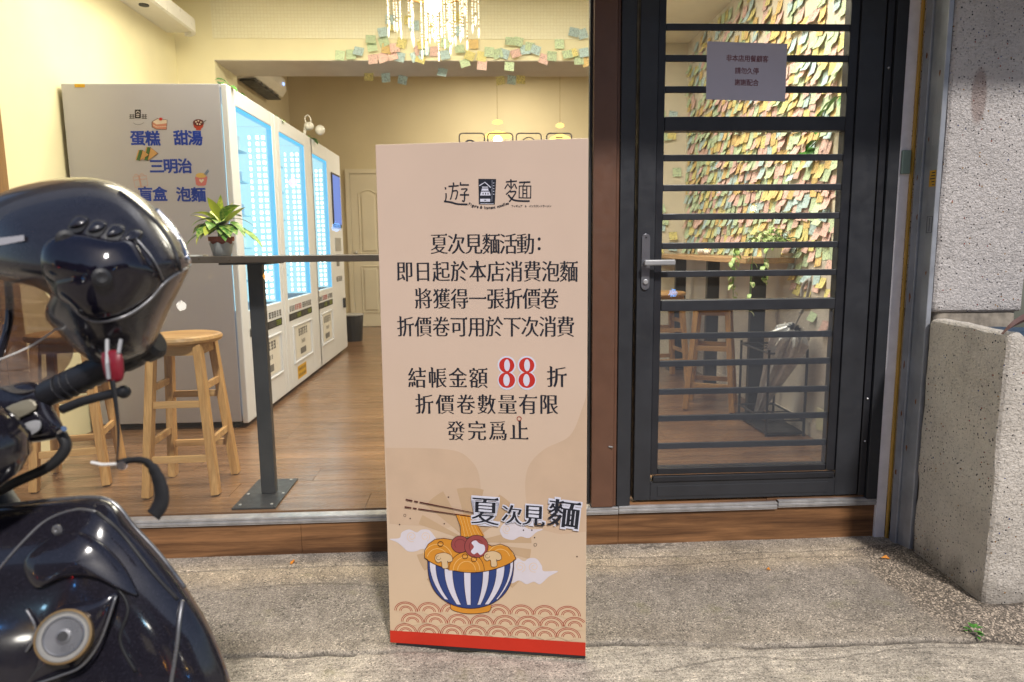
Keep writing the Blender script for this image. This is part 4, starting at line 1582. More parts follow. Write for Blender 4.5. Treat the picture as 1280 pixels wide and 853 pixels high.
# ------------------------------------------------------------------ stools
def make_stool(label, h=.70, base=.145, top=.095):
    s = empty('wooden_stool', (0, 0, 0), label, 'stool')
    q = MB().lathe([(0.02, h-.034), (.150, h-.034), (.162, h-.028), (.167, h-.017), (.163, h-.005), (.150, h), (.02, h)], (0, 0, 0), 32)
    q.build('seat', M['seat_wood'], s, world=False, smooth=False, bevel=0)
    def at_z(sx, sy, z):
        t = 1-z/(h-.035)
        r = top+(base-top)*t
        return Vector((sx*r, sy*r, z))
    for sx in (-1, 1):
        for sy in (-1, 1):
            q = MB().beam(at_z(sx, sy, 0.004), at_z(sx, sy, h-.036), .046, .034, (1, 0, 0))
            l = q.build('leg', M['stool_wood'], s, world=False, bevel=.003)
            MB().lathe([(.014, 0), (.014, .004)], at_z(sx, sy, 0), 8).build('foot_pad', M['dark'], l, world=False)
    q = MB()
    for a in (-1, 1):
        q.beam(at_z(-1, a, h-.06), at_z(1, a, h-.06), .018, .046, (0, 0, 1))
        q.beam(at_z(a, -1, h-.06), at_z(a, 1, h-.06), .018, .046, (0, 0, 1))
    q.build('apron', M['seat_wood'], s, world=False)
    for a in (-1, 1):
        for z in (.165, .405):
            MB().beam(at_z(-1, a, z), at_z(1, a, z), .016, .030).build('rung', M['seat_wood'], s, world=False, bevel=.0015)
        for z in (.235, .475):
            MB().beam(at_z(a, -1, z), at_z(a, 1, z), .016, .030).build('rung', M['seat_wood'], s, world=False, bevel=.0015)
    return s
st0 = make_stool('round pine bar stool standing alone between the helmet and the black counter post')
st0.location = (-1.322, .375, FZ)
st0.rotation_euler.z = R(3)
st0['group'] = 'wooden bar stools'
for x, y, rz, lab in ((-1.90, .51, 14, 'round pine bar stool half hidden behind the scooter handlebar and helmet'),
                      (1.52, 1.66, -24, 'pine bar stool seen through the lower door bars, next to the umbrella stand'),
                      (1.46, 2.62, 8, 'pine bar stool farthest back under the narrow bar table, behind the door handle')):
    c_ = copy_tree(st0)
    c_.location = (x, y, FZ)
    c_.rotation_euler.z = R(rz)
    c_['label'] = lab

# ------------------------------------------------------------------ side bar table on the note wall
tb = empty('bar_table', (1.70, 2.3, FZ), 'narrow wooden bar table with black legs below the note covered wall', 'table')
MB().box(1.55, RW-.002, 1.22, 3.42, 1.118, 1.150).build('table_top', M['table_wood'], tb, bevel=.003)
for y in (1.42, 2.24, 3.05):
    l = MB().box(1.665, 1.755, y-.02, y+.02, FZ+.006, 1.117).build('leg', M['black_metal'], tb, bevel=.002)
    MB().box(1.61, 1.80, y-.06, y+.06, FZ, FZ+.006).build('foot_plate', M['black_metal'], l)

# ------------------------------------------------------------------ vending machines
def block_print(P, y0, y1, z, h, m, k, lay=1, bold=.5):
    """tiny illegible characters as little stroke groups"""
    w_ = (y1-y0)/k
    for i in range(k):
        a = y0+w_*(i+.12)
        b = y0+w_*(i+.88)
        for j in range(3):
            zz = z+h*(.12+.38*j)
            P.line([(a, zz), (b-random.uniform(0, w_*.3), zz)], h*.13*(1+bold), m, lay)
        for j in range(2):
            yy = a+(b-a)*random.uniform(.1, .9)
            P.line([(yy, z), (yy, z+h)], w_*.13*(1+bold), m, lay)
MF = -1.40
c_yel = flat('yellow_sticker', (214, 166, 30))
c_dark = flat('black_strip', (32, 32, 34))
c_lime = flat('lime_print', (150, 170, 50))
c_redp = flat('soft_red_print', (196, 90, 90))
c_gr = flat('grey_print', (110, 110, 112))
def machine(y0, y1, wy0, wy1, wz1, label, depth, txt):
    t = empty('vending_machine', ((MF-depth/2), (y0+y1)/2, FZ), label, 'vending machine', 'white vending machines in a row')
    xb, z0, z1 = MF-depth, .205, 2.155
    WZ0 = .862
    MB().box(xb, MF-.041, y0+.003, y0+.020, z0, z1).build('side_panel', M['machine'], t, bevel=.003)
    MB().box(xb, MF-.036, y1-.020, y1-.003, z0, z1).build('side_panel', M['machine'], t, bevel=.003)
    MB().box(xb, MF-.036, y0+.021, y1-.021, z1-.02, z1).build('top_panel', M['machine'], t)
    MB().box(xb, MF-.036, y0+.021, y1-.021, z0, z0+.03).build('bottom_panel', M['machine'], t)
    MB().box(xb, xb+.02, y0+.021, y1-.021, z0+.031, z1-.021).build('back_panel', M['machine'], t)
    # door frame
    q = MB()
    q.box(MF-.034, MF, y0+.002, wy0, z0-.01, z1)
    q.box(MF-.034, MF, wy1, y1-.002, z0-.01, z1)
    q.box(MF-.034, MF, wy0+.0005, wy1-.0005, wz1, z1)
    q.box(MF-.034, MF, wy0+.0005, wy1-.0005, z0-.01, WZ0)
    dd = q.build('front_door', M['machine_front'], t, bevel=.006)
    # lit cabinet
    q = MB()
    cb = xb+.18
    q.box(cb, cb+.01, wy0, wy1, WZ0, wz1)
    q.box(cb, MF-.036, wy0-.012, wy0-.002, WZ0, wz1)
    q.box(cb, MF-.036, wy1+.002, wy1+.012, WZ0, wz1)
    q.box(cb, MF-.036, wy0, wy1, wz1+.001, wz1+.01)
    q.build('cabinet_lining', M['lining_glow'], t)
    q = MB()
    q.box(MF-.036, MF-.004, wy1-.009, wy1-.001, WZ0+.002, wz1-.002)
    q.box(MF-.036, MF-.004, wy0+.001, wy0+.008, WZ0+.002, wz1-.002)
    q.box(MF-.036, MF-.004, wy0+.009, wy1-.017, wz1-.014, wz1-.002)
    q.build('glow_trim', M['led_blue'], t)
    MB().box(MF-.012, MF-.008, wy0+.001, wy1-.001, WZ0+.001, wz1-.001).build('glass', M['case_glass'], t)
    for xx, r_ in ((-.056, .009), (-.096, .008), (-.150, .005)):
        q = MB()
        z = WZ0+.02
        while z < wz1-.06:
            q.box(MF+xx-r_, MF+xx+r_, wy1-.026, wy1-.012, z, z+.022)
            z += .042
        q.build('led_strip', M['led_white'], t)
    # shelves with goods
    for i, z in enumerate((1.02, 1.24, 1.46, 1.68, 1.88)):
        sf = MB().box(cb+.012, MF-.16, wy0+.03, wy1-.05, z-.008, z).build('shelf', flat('shelf_cyan', (120, 190, 225)), t)
        y = wy0+.08
        q = MB()
        while y < wy1-.10:
            q.box(MF-.30, MF-.20, y, y+.06, z+.001, z+random.uniform(.06, .13))
            y += .10
        q.build('goods', random.choice([flat('goods_pale', (200, 220, 230)), flat('goods_blue', (120, 160, 200))]), sf)
    # labels on the lower door
    P = Print(lambda u, v, h: (MF+.0005+h, u, v), .0008)
    a, b = wy0+.0, wy1-.02
    block_print(P, a+.02, a+.16, .768, .040, c_gr, 3)
    block_print(P, a+.17, a+.36, .768, .042, c_redp, 4)
    block_print(P, a+.38, b, .768, .042, c_gr, 5)
    P.poly([(a, .700), (b, .700), (b, .752), (a, .752)], c_dark, 1)
    block_print(P, a+.03, a+.2, .710, .032, c_gr, 5, 2, 0)
    block_print(P, a+.22, a+.34, .710, .034, c_lime, 3, 2, .3)
    block_print(P, a+.38, b-.16, .710, .032, c_gr, 5, 2, 0)
    block_print(P, b-.14, b-.02, .710, .034, c_lime, 3, 2, .3)
    P.build('instruction_print', dd)
    q = MB()
    c0, c1, cz0, cz1 = a+.08, b-.04, .365, .655
    for (p, r__) in (((c0, c1), (cz1-.012, cz1)), ((c0, c1), (cz0, cz0+.012))):
        q.box(MF, MF+.008, p[0], p[1], r__[0], r__[1])
    q.box(MF, MF+.008, c0, c0+.012, cz0+.0125, cz1-.0125)
    q.box(MF, MF+.008, c1-.012, c1, cz0+.0125, cz1-.0125)
    q.build('pickup_flap_frame', M['machine_front'], dd, bevel=.002)
    P = Print(lambda u, v, h: (MF+.0005+h, u, v), .0008)
    P.poly([(c0+.06, cz0+.03), (c1-.06, cz0+.03), (c1-.06, cz1-.02), (c0+.06, cz1-.02)], M['white_plastic'], 1)
    m_ = (c0+c1)/2
    block_print(P, m_-.14, m_+.14, .56, .058, c_gr, 5, 2, .6)
    block_print(P, m_-.06, m_+.06, .497, .030, c_gr, 3, 2, .2)
    P.poly([(m_-.10, .415), (m_+.07, .415), (m_+.07, .462), (m_-.10, .462)], c_gr, 2)
    P.build('flap_print', dd)
    for yy in (y0+.05, y1-.05):
        for xx in (MF-.08, xb+.08):
            MB().lathe([(.022, 0), (.022, .022), (.012, .03), (.012, .045)], (xx, yy, FZ), 10).build('foot', M['dark'], t)
    return t, dd
m1, d1 = machine(1.37, 2.262, 1.50, 2.20, 2.06, 'nearest white vending machine with blue lettering and food pictures on its side', .905, 1)
m2, d2 = machine(2.268, 3.333, 2.37, 3.075, 2.055, 'middle white vending machine with a yellow sticker low on its front', .62, 2)
m3, d3 = machine(3.339, 4.52, 3.30, 3.90, 2.03, 'farthest white vending machine with a small blue screen beside its window', .62, 3)
P = Print(lambda u, v, h: (MF+.0005+h, u, v), .0008)
P.poly([(2.52, .235), (2.78, .235), (2.78, .335), (2.52, .335)], c_yel, 1)
block_print(P, 2.54, 2.76, .25, .02, c_dark, 6, 2, 0)
block_print(P, 2.54, 2.76, .295, .02, c_dark, 6, 2, 0)
P.build('yellow_sticker', d2)
MB().box(MF+.0005, MF+.012, 4.06, 4.44, 1.43, 1.95).build('screen_frame', M['dark'], d3, bevel=.003)
MB().box(MF+.012, MF+.014, 4.08, 4.42, 1.46, 1.93).build('screen', M['screen'], d3)
MB().box(MF+.0005, MF+.006, 4.12, 4.38, 1.20, 1.33).build('coin_panel', M['grey_plastic'], d3, bevel=.002)
MB().box(MF+.0005, MF+.02, 4.37, 4.43, .62, .72).build('lock_handle', M['dark'], d3, bevel=.003)
P = Print(lambda u, v, h: (MF+.0005+h, u, v), .0008)
P.poly([(4.14, 1.05), (4.28, 1.05), (4.28, 1.12), (4.14, 1.12)], c_gr, 1)
block_print(P, 4.10, 4.38, .90, .05, c_gr, 5)
P.build('payment_print', d3)
# side of the first machine: text and pictures
YM = 1.373
def W1(zx, zy):     # place measured on the side panel
    p = at(130+zx/5.6875, 120+zy/5.6875, 1, YM)
    return (p.x, p.z)
def mf(u, v, h):
    return (u, YM-h, v)
P = Print(mf, .0006)
cs = []
for ch, zx, zy in (('蛋', 240, 302), ('糕', 346, 304), ('甜', 548, 300), ('湯', 648, 302), ('三', 375, 502), ('明', 474, 501), ('治', 575, 500), ('盲', 296, 700), ('盒', 398, 700), ('泡', 566, 702), ('麵', 672, 704)):
    u, v = W1(zx, zy)
    cs += put_glyph(ch, u, v, .079, .079, .032, .030)
P.glyphs(cs, M['ink_blue'], 1)
P.build('blue_lettering', m1)
P = Print(mf, .0006)
WP = lambda L: [W1(*p) for p in L]
# small emblem
P.poly(WP([(220, 98), (262, 98), (262, 160), (220, 160)]), c_dark, 1)
P.line(WP([(228, 120), (241, 108), (254, 120)]), .004, c_cloud, 2)
P.line(WP([(230, 132), (252, 132)]), .005, c_cloud, 2)
P.line(WP([(230, 146), (252, 146)]), .005, c_cloud, 2)
for x0 in (180, 268):
    for yy in (136, 148, 160):
        P.line(WP([(x0, yy), (x0+38, yy)]), .003, c_dark, 1)
    P.line(WP([(x0+10, 130), (x0+10, 162)]), .003, c_dark, 1)
    P.line(WP([(x0+28, 130), (x0+28, 162)]), .003, c_dark, 1)
P.line(WP([(208, 190), (225, 202), (248, 206), (270, 200), (284, 190)]), .002, c_gr, 1)
# cake
cak = flat('cake_pink', (206, 140, 120)); cre = flat('cream_print', (224, 206, 190)); brn = flat('brown_outline', (86, 44, 36))
P.poly(WP([(343, 185), (380, 162), (450, 172), (446, 240), (375, 238), (343, 222)]), cak, 1)
P.poly(WP([(343, 185), (380, 162), (450, 172), (448, 196), (376, 204)]), cre, 2)
P.line(WP([(343, 185), (380, 162), (450, 172), (446, 240), (375, 238), (343, 222)]), .003, brn, 3, closed=True)
P.line(WP([(345, 206), (376, 222), (448, 218)]), .003, cre, 3)
P.poly(WP([(405+12*math.cos(R(a)), 166+11*math.sin(R(a))) for a in range(0, 360, 30)]), M['ink_red'], 4)
# sweet soup bowl
P.poly(WP([(632, 192), (712, 190), (704, 222), (690, 234), (690, 244), (656, 244), (654, 234), (640, 224)]), flat('soup_red', (176, 64, 44)), 1)
P.poly(WP([(672+40*math.cos(R(a)), 190+24*math.sin(R(a))) for a in range(0, 360, 24)]), flat('soup_brown', (96, 40, 40)), 2)
for (a, b) in ((655, 185), (672, 178), (690, 188), (664, 200), (682, 202)):
    P.poly(WP([(a+6*math.cos(R(k)), b+6*math.sin(R(k))) for k in range(0, 360, 45)]), cre, 3)
P.line(WP([(700, 192), (728, 174)]), .005, c_gr, 4)
# sandwiches
brd = flat('bread', (204, 160, 104)); grn = flat('lettuce_print', (70, 110, 60))
for (dx, dy, k) in ((0, 0, .8), (56, -20, 1.15)):
    b0 = [(232+dx, 450+dy*.2), (252+dx, 384+dy), (262+dx+34*k, 400+dy), (262+dx+36*k, 430+dy*.6), (262+dx, 462+dy*.2)]
    P.poly(WP([(228+dx, 456), (250+dx, 384+dy), (276+dx, 386+dy), (256+dx, 462)]), grn, 1+k)
    P.poly(WP([(256+dx, 462), (276+dx, 386+dy), (300+dx+26*k, 420+dy*.5)]), brd, 2+k)
    P.line(WP([(256+dx, 462), (276+dx, 386+dy), (300+dx+26*k, 420+dy*.5)]), .003, brn, 3+k, closed=True)
    P.line(WP([(228+dx, 456), (250+dx, 384+dy)]), .006, brd, 3+k)
# gift
gf = flat('gift_pink', (204, 164, 156))
P.line(WP([(206, 578), (302, 566), (312, 640), (222, 650)]), .004, gf, 1, closed=True)
P.line(WP([(250, 572), (264, 646)]), .010, gf, 1)
P.line(WP([(210, 600), (304, 590)]), .004, gf, 1)
P.line(WP([(250, 572), (228, 556), (216, 566)]), .004, gf, 2)
P.line(WP([(250, 572), (268, 552), (284, 562)]), .004, gf, 2)
# cup of noodles
P.poly(WP([(648, 578), (736, 574), (726, 632), (712, 640), (668, 640), (654, 630)]), flat('cup_pink', (208, 120, 120)), 1)
P.poly(WP([(690+38*math.cos(R(a)), 566+18*math.sin(R(a))) for a in range(0, 360, 24)]), flat('noodle_yellow', (214, 178, 104)), 2)
P.line(WP([(712, 562), (740, 524)]), .004, flat('stick_blue', (80, 120, 160)), 3)
P.line(WP([(722, 564), (748, 532)]), .004, flat('stick_blue_two', (80, 120, 160)), 3)
P.poly(WP([(692, 598), (704, 590), (712, 600), (694, 620), (676, 602), (682, 590)]), cre, 3)
P.build('food_pictures', m1)
# a scrap of tape at its top edge
MB().box(-2.29+.06, -2.29+.115, 1.3715, 1.3722, 2.135, 2.153).build('tape_scrap', c_yel, m1)

# ------------------------------------------------------------------ leaves and plants
def leafmat(name, a, b, c3, scale=18, thr=.5):
    m, nt, bs = newmat(name)
    oi = N(nt, 'ShaderNodeObjectInfo')
    c = coords(nt, 'pos')
    n1 = noise(nt, c, scale*3, 4, .7)
    col = mix(nt, ramp(nt, n1, [(thr-.08, 0), (thr+.08, 1)]), a, b)
    col = mix(nt, ramp(nt, oi.outputs['Random'], [(.55, 0), (.75, 1)]), col, c3)
    nt.links.new(col, bs.inputs['Base Color'])
    bs.inputs['Roughness'].default_value = .38
    bs.inputs['Subsurface Weight'].default_value = .0
    return m
M['leaf_var'] = leafmat('variegated_leaf', (.08, .24, .03), (.52, .60, .16), (.14, .32, .04), 22, .54)
M['leaf_yel'] = leafmat('yellow_green_leaf', (.34, .50, .04), (.78, .76, .18), (.60, .64, .09), 20, .50)
M['leaf_pothos'] = leafmat('pothos_leaf', (.16, .34, .08), (.74, .76, .44), (.34, .50, .16), 30, .50)
M['leaf_green'] = leafmat('plain_leaf', (.04, .16, .02), (.10, .30, .04), (.06, .2, .03))
M['terra'] = mat('terracotta_plastic', (.34, .07, .035), .5, var=.1)
M['soil'] = mat('soil', (.04, .025, .015), .9, bmp=.4, bscale=80)

def leaf_mesh(q, p0, d, length, width, droop, up=Vector((0, 0, 1)), n=7, fold=.25, twist=0):
    """a pointed leaf that rises along d and droops"""
    d = Vector(d).normalized()
    side = d.cross(up)
    if side.length < .05:
        side = Vector((1, 0, 0))
    side.normalize()
    p = Vector(p0)
    vs = []
    step = length/n
    dirv = d.copy()
    prof = [.10, .55, .9, 1.0, .92, .7, .4, .03]
    for i in range(n+1):
        w_ = width*prof[min(7, round(i*7/n))]
        nn = side.cross(dirv).normalized()
        sd = (side*math.cos(twist*i/n)+nn*math.sin(twist*i/n))
        vs += [p+sd*w_/2+nn*w_*fold/2, p.copy(), p-sd*w_/2+nn*w_*fold/2]
        dirv = (dirv + Vector((0, 0, -droop/n))).normalized()
        p = p+dirv*step
    fs = []
    for i in range(n):
        for k in range(2):
            a = i*3+k
            fs.append((a, a+1, a+4, a+3))
    q.add(vs, fs)

def potted():
    c0 = at(278, 320, 1, .20)
    t = empty('potted_plant', (c0.x, .20, 1.208), 'small variegated leafy plant in a red pot standing on the window counter', 'potted plant')
    x, y, z = c0.x, .20, 1.208
    rr = .042
    # fluted grey cover with a wavy rim
    q = MB()
    n = 48
    vs = []
    for (rad, h) in ((.030, 0), (.034, .001), (.044, .045), (.047, .052)):
        for k in range(n):
            a = 2*PI*k/n
            r_ = rad*(1+.03*math.cos(a*24))
            hh = h + (.004*math.cos(a*8) if h > .04 else 0)
            vs.append((x+r_*math.cos(a), y+r_*math.sin(a), z+hh))
    fs = [(i*n+k, i*n+(k+1) % n, (i+1)*n+(k+1) % n, (i+1)*n+k) for i in range(3) for k in range(n)]
    fs.append(tuple(range(n-1, -1, -1)))
    q.add(vs, fs)
    q.build('pot_cover', mat('pale_grey_plastic', (.50, .50, .50), .5), t, smooth=True)
    q = MB().lathe([(.030, .004), (.040, .040), (.043, .060), (.050, .061), (.051, .079), (.046, .079), (.042, .070), (.0, .070)], (x, y, z), 28)
    pt_ = q.build('pot', M['terra'], t)
    MB().lathe([(.040, .0705), (.02, .074), (0, .075)], (x, y, z), 16).build('soil', M['soil'], t)
    top = Vector((x, y, z+.072))
    rnd = random.Random(3)
    # stems
    q = MB()
    for i in range(5):
        a = i*1.3
        q.tube([top+Vector((.008*math.cos(a), .008*math.sin(a), 0)), top+Vector((.014*math.cos(a), .014*math.sin(a), .05))], .0028, 6)
    q.build('stems', M['leaf_green'], t)
    L = [  # direction x, z lift, y, length, width, droop, yellow
        (-.75, .9, .0, .125, .042, .9, 1), (.85, 1.0, -.1, .125, .040, .5, 1), (.05, 1.2, .1, .11, .026, .2, 1),
        (-1, .55, -.1, .17, .034, 1.9, 0), (1, .5, -.1, .19, .040, 1.7, 0), (-.9, .3, -.3, .12, .036, 1.6, 1),
        (1, .12, -.2, .15, .036, 1.1, 0), (.6, .5, -.8, .12, .042, 1.7, 0), (-.5, .5, -.8, .12, .044, 1.8, 0),
        (0, .7, -.8, .12, .045, 1.6, 0), (-.3, .9, .5, .12, .04, 1.2, 1), (.3, .8, .6, .12, .04, 1.2, 0),
        (-1, .8, .4, .14, .03, 1.4, 0), (1, .85, .3, .15, .02, 1.8, 0), (.75, .2, -.5, .10, .036, 1.2, 0), (-.7, .15, -.5, .08, .034, 1.0, 0), (-.2, .6, -1, .11, .04, 1.5, 1), (.2, .9, -.9, .10, .04, 1.3, 0), (-.6, .7, -.6, .12, .04, 1.6, 0), (.7, .75, -.6, .12, .04, 1.6, 0), (-.15, 1.1, -.4, .10, .035, .8, 1), (.4, 1.1, .2, .10, .03, .6, 1), (-.6, .4, -.9, .10, .035, 1.7, 0), (.5, .35, -.9, .10, .035, 1.7, 0),
        (-.25, .3, -1, .08, .036, 1.4, 0), (.35, .25, -1, .09, .038, 1.3, 0), (.55, 1.0, -.3, .13, .038, 1.2, 0), (-.45, .95, -.4, .12, .036, 1.5, 1),
        (-.8, .4, -.5, .13, .03, 2.6, 1), (.9, .6, -.4, .14, .036, 2.0, 0)]
    for i, (dx, dz, dy, ln, wd_, dr_, yl) in enumerate(L):
        q = MB()
        st_ = top + Vector((.012*dx, .012*dy, .02+.045*rnd.random()+.03*max(0, dz-.6)))
        leaf_mesh(q, st_, (dx, dy, dz), ln*1.02, wd_*1.45, dr_, twist=rnd.uniform(-.3, .3), fold=.15)
        q.build('leaf', M['leaf_yel'] if yl else M['leaf_var'], t, smooth=True)
potted()

def clump(q, c, n, size, spread, rnd, hang=0):
    for i in range(n):
        a = rnd.uniform(0, 2*PI)
        r_ = spread*rnd.random()**.5
        p = Vector(c)+Vector((r_*math.cos(a), r_*math.sin(a), rnd.uniform(-.3, .5)*spread))
        leaf_mesh(q, p, (math.cos(a), math.sin(a), rnd.uniform(.0, 1.0)), size*rnd.uniform(.7, 1.2), size*rnd.uniform(.55, .8), rnd.uniform(.8, 2), n=4)
def pothos():
    rnd = random.Random(5)
    c0 = at(964, 318, 0, 1.70)
    t = empty('trailing_plant', (1.70, c0.y, 1.150), 'bushy variegated trailing plant on the near end of the bar table', 'plant')
    x, y, z = 1.70, c0.y, 1.15
    MB().lathe([(.045, 0), (.05, .004), (.062, .075), (.066, .085), (.058, .085), (.0, .078)], (x, y, z), 20).build('pot', M['white_plastic'], t, smooth=False)
    for i in range(120):
        q = MB()
        a = rnd.uniform(0, 2*PI)
        r_ = .125*rnd.random()**.6
        p = Vector((x+r_*math.cos(a)*.8-.01, y+r_*math.sin(a), z+.09+rnd.uniform(0, .10)*(1-r_/.15)))
        leaf_mesh(q, p, (math.cos(a), math.sin(a), rnd.uniform(.1, 1.2)), rnd.uniform(.04, .06), rnd.uniform(.026, .038), rnd.uniform(.8, 2.2), n=4)
        q.build('leaf', M['leaf_pothos'], t, smooth=True)
    for k, (dy, dx, ln) in enumerate(((-.10, -.06, .30), (.05, -.10, .16), (-.02, -.12, .22), (-.16, -.02, .12), (.12, -.08, .10))):
        p0 = Vector((x+dx*.6, y+dy*.6, z+.08))
        pts = [p0, Vector((x+dx*1.1-.06, y+dy, z+.07)), Vector((x+dx*1.1-.09, y+dy*1.1, z-.02)), Vector((x+dx*1.1-.09, y+dy*1.1+.01, z-ln))]
        pts = [Vector(p) for p in spline(pts, 5)]
        vine = MB().tube(pts, .002, 5).build('vine', M['leaf_green'], t)
        for j in range(4, len(pts), 1):
            if rnd.random() < .25 and j < len(pts)-2:
                continue
            q = MB()
            a = rnd.uniform(0, 2*PI)
            leaf_mesh(q, pts[j], (math.cos(a), math.sin(a), .1), rnd.uniform(.035, .055), rnd.uniform(.026, .036), 2.2, n=4)
            q.build('leaf', M['leaf_pothos'], vine, smooth=True)
pothos()
def vine_on(name, p, label, n, rnd, m, spread=(.15, .05)):
    t = empty(name, p, label, 'plant')
    for i in range(n):
        q = MB()
        a = rnd.uniform(0, 2*PI)
        pp = Vector(p)+Vector((rnd.uniform(-1, 1)*spread[1], rnd.uniform(-1, 1)*spread[0], .002+rnd.uniform(0, .03)))
        leaf_mesh(q, pp, (math.cos(a)+.8, math.sin(a), .4), rnd.uniform(.06, .10), .045, 1.5, n=4)
        q.build('leaf', m, t, smooth=True)
    MB().tube([Vector(p)+Vector((0, -spread[0], .006)), Vector(p)+Vector((0, spread[0], .006))], .004, 5).build('stem', M['leaf_green'], t)
rr = random.Random(9)
vine_on('trailing_vine', (MF-.06, 1.62, 2.156), 'green artificial vine lying on top of the nearest vending machine', 9, rr, M['leaf_green'], (.16, .04))
vine_on('trailing_vine', (MF-.05, 2.62, 2.156), 'yellowish artificial vine lying on top of the middle vending machine', 7, rr, M['leaf_var'], (.16, .03))
vine_on('trailing_vine', (MF-.04, 3.42, 2.156), 'small green leaves under the white camera on top of the vending machines', 6, rr, M['leaf_green'], (.08, .03))
# vine beside the upper right of the door, on the note wall
hv = empty('hanging_vine', (1.80, .72, 1.9), 'dark green vine sprig on the note wall, upper right in the door glass', 'plant')
pts = [Vector(p) for p in spline([at(1060, 118, 0, 1.79), at(1040, 126, 0, 1.78), at(1028, 150, 0, 1.78), at(1022, 175, 0, 1.79), at(1006, 190, 0, 1.79)], 4)]
MB().tube(pts, .003, 5).build('stem', M['leaf_green'], hv)
for p in pts[::2]:
    q = MB()
    leaf_mesh(q, p, (-.6, rr.uniform(-1, 1), rr.uniform(-.4, .5)), .09, .045, 1.5, n=4)
    q.build('leaf', M['leaf_green'], hv, smooth=True)

# ------------------------------------------------------------------ sticky notes
NC = {'yellow': (.84, .74, .30), 'amber': (.82, .58, .24), 'green': (.62, .76, .50), 'blue': (.55, .72, .74), 'pink': (.84, .56, .50)}
def notemat(name, col):
    m, nt, bs = newmat(name)
    oi = N(nt, 'ShaderNodeObjectInfo')
    tc = N(nt, 'ShaderNodeUVMap')
    mp = N(nt, 'ShaderNodeMapping')
    nt.links.new(tc.outputs[0], mp.inputs[0])
    ad = N(nt, 'ShaderNodeVectorMath', operation='ADD')
    ml = N(nt, 'ShaderNodeMath', operation='MULTIPLY')
    ml.inputs[1].default_value = 50
    nt.links.new(oi.outputs['Random'], ml.inputs[0])
    nt.links.new(mp.outputs[0], ad.inputs[0])
    nt.links.new(ml.outputs[0], ad.inputs[1])
    mp2 = N(nt, 'ShaderNodeMapping')
    mp2.inputs['Scale'].default_value = (9, 4.5, 1)
    nt.links.new(ad.outputs[0], mp2.inputs[0])
    n1 = noise(nt, mp2.outputs[0], 1.6, 3, .8)
    sx = N(nt, 'ShaderNodeSeparateXYZ')
    nt.links.new(mp.outputs[0], sx.inputs[0])
    sw_ = sinw(sx.outputs[1], 2*PI*4.5)
    f = N(nt, 'ShaderNodeMath', operation='MULTIPLY')
    nt.links.new(ramp(nt, sw_, [(.3, 0), (.5, 1)]), f.inputs[0])
    nt.links.new(ramp(nt, n1, [(.53, 0), (.58, .75)]), f.inputs[1])
    c2 = mix(nt, 1, tuple(col), ramp(nt, oi.outputs['Random'], [(0, .85), (1, 1.12)]), 'MULTIPLY')
    c3 = mix(nt, f.outputs[0], c2, (.06, .06, .08))
    nt.links.new(c3, bs.inputs['Base Color'])
    bs.inputs['Roughness'].default_value = .7
    return m
for k in NC:
    M['note_'+k] = notemat('note_'+k, NC[k])
KEYS = list(NC)
def note_geo(curl, side, w_=.076):
    """note in its own plane: x across, z down from the glued top edge, -y away from the wall"""
    vs = []
    fs = []
    n = 5
    y = z = 0.0
    for j in range(n+1):
        t = j/n
        for i in range(3):
            s_ = i/2-.5
            vs.append((s_*w_, y - side*s_*w_*t*.35 - .0006, z))
        ang = curl*(.35+.65*min(1, t*1.6))
        y -= w_/n*math.sin(ang)
        z -= w_/n*math.cos(ang)
    for j in range(n):
        for i in range(2):
            a = j*3+i
            fs.append((a, a+1, a+4, a+3))
    return vs, fs
note_var = {}
def note_mesh(col, k):
    key = (col, k)
    if key not in note_var:
        rnd = random.Random(k*7+1)
        vs, fs = note_geo(rnd.uniform(.08, .62), rnd.uniform(-.15, .15), rnd.choice((.076, .076, .076, .070)))
        me = bpy.data.meshes.new('sticky_note')
        me.from_pydata(vs, [], fs)
        me.materials.append(M['note_'+col])
        uv = me.uv_layers.new(name='UVMap')
        for lp in me.loops:
            i = lp.vertex_index
            uv.data[lp.index].uv = ((i % 3)/2, 1-(i//3)/5)
        note_var[key] = me
    return note_var[key]
def put_note(p, col, k, rz, roll, label, group):
    o = bpy.data.objects.new('sticky_note', note_mesh(col, k))
    o.matrix_basis = Matrix.Translation(p) @ Matrix.Rotation(rz, 4, 'Z') @ Matrix.Rotation(roll, 4, 'Y')
    COL.objects.link(o)
    return tag(o, label, 'note', group)
# (a) one by one along the lower edge of the cross beam
BN = [(478,42,'b'),(489,26,'b'),(490,36,'y'),(478,53,'g'),(484.5,62,'a'),(493,61,'p'),(504,55,'y'),(477,73,'p'),(490,72,'p'),(501.6,72.6,'b'),(518,72,'b'),(527,76,'y'),(512,27,'y'),(518,33,'b'),(523,64,'p'),(532,65,'b'),(527,58,'y'),(543,65,'p'),(555,70,'b'),(543,37,'y'),(574,63,'g'),(574,40,'b'),(572,23,'y'),(592,56,'a'),(589,71.5,'y'),(603,71.5,'y'),(580,81,'g'),(603,83,'p'),(621,68,'g'),(632,68.5,'b'),(643,69,'p'),(638,53.5,'g'),(649,53.5,'g'),(656,63,'b'),(671,64,'b'),(682,75,'p'),(690,71,'g'),(699,56,'g'),(708,70,'g'),(714,68,'y'),(723,76,'g'),(729,67,'b'),(718,42,'b'),(726,44,'b'),(732,78,'a'),(426,70,'g'),(439,69,'g'),(450,66,'b'),(464.5,60,'g'),(466,75,'p'),(464,51,'g'),(559,55,'g'),(612,66,'g'),(663,60,'g')]
FULL = {'y': 'yellow', 'g': 'green', 'b': 'blue', 'p': 'pink', 'a': 'amber'}
NICE = {'yellow': 'yellow', 'green': 'pale green', 'blue': 'pale blue', 'pink': 'pink', 'amber': 'orange-yellow'}
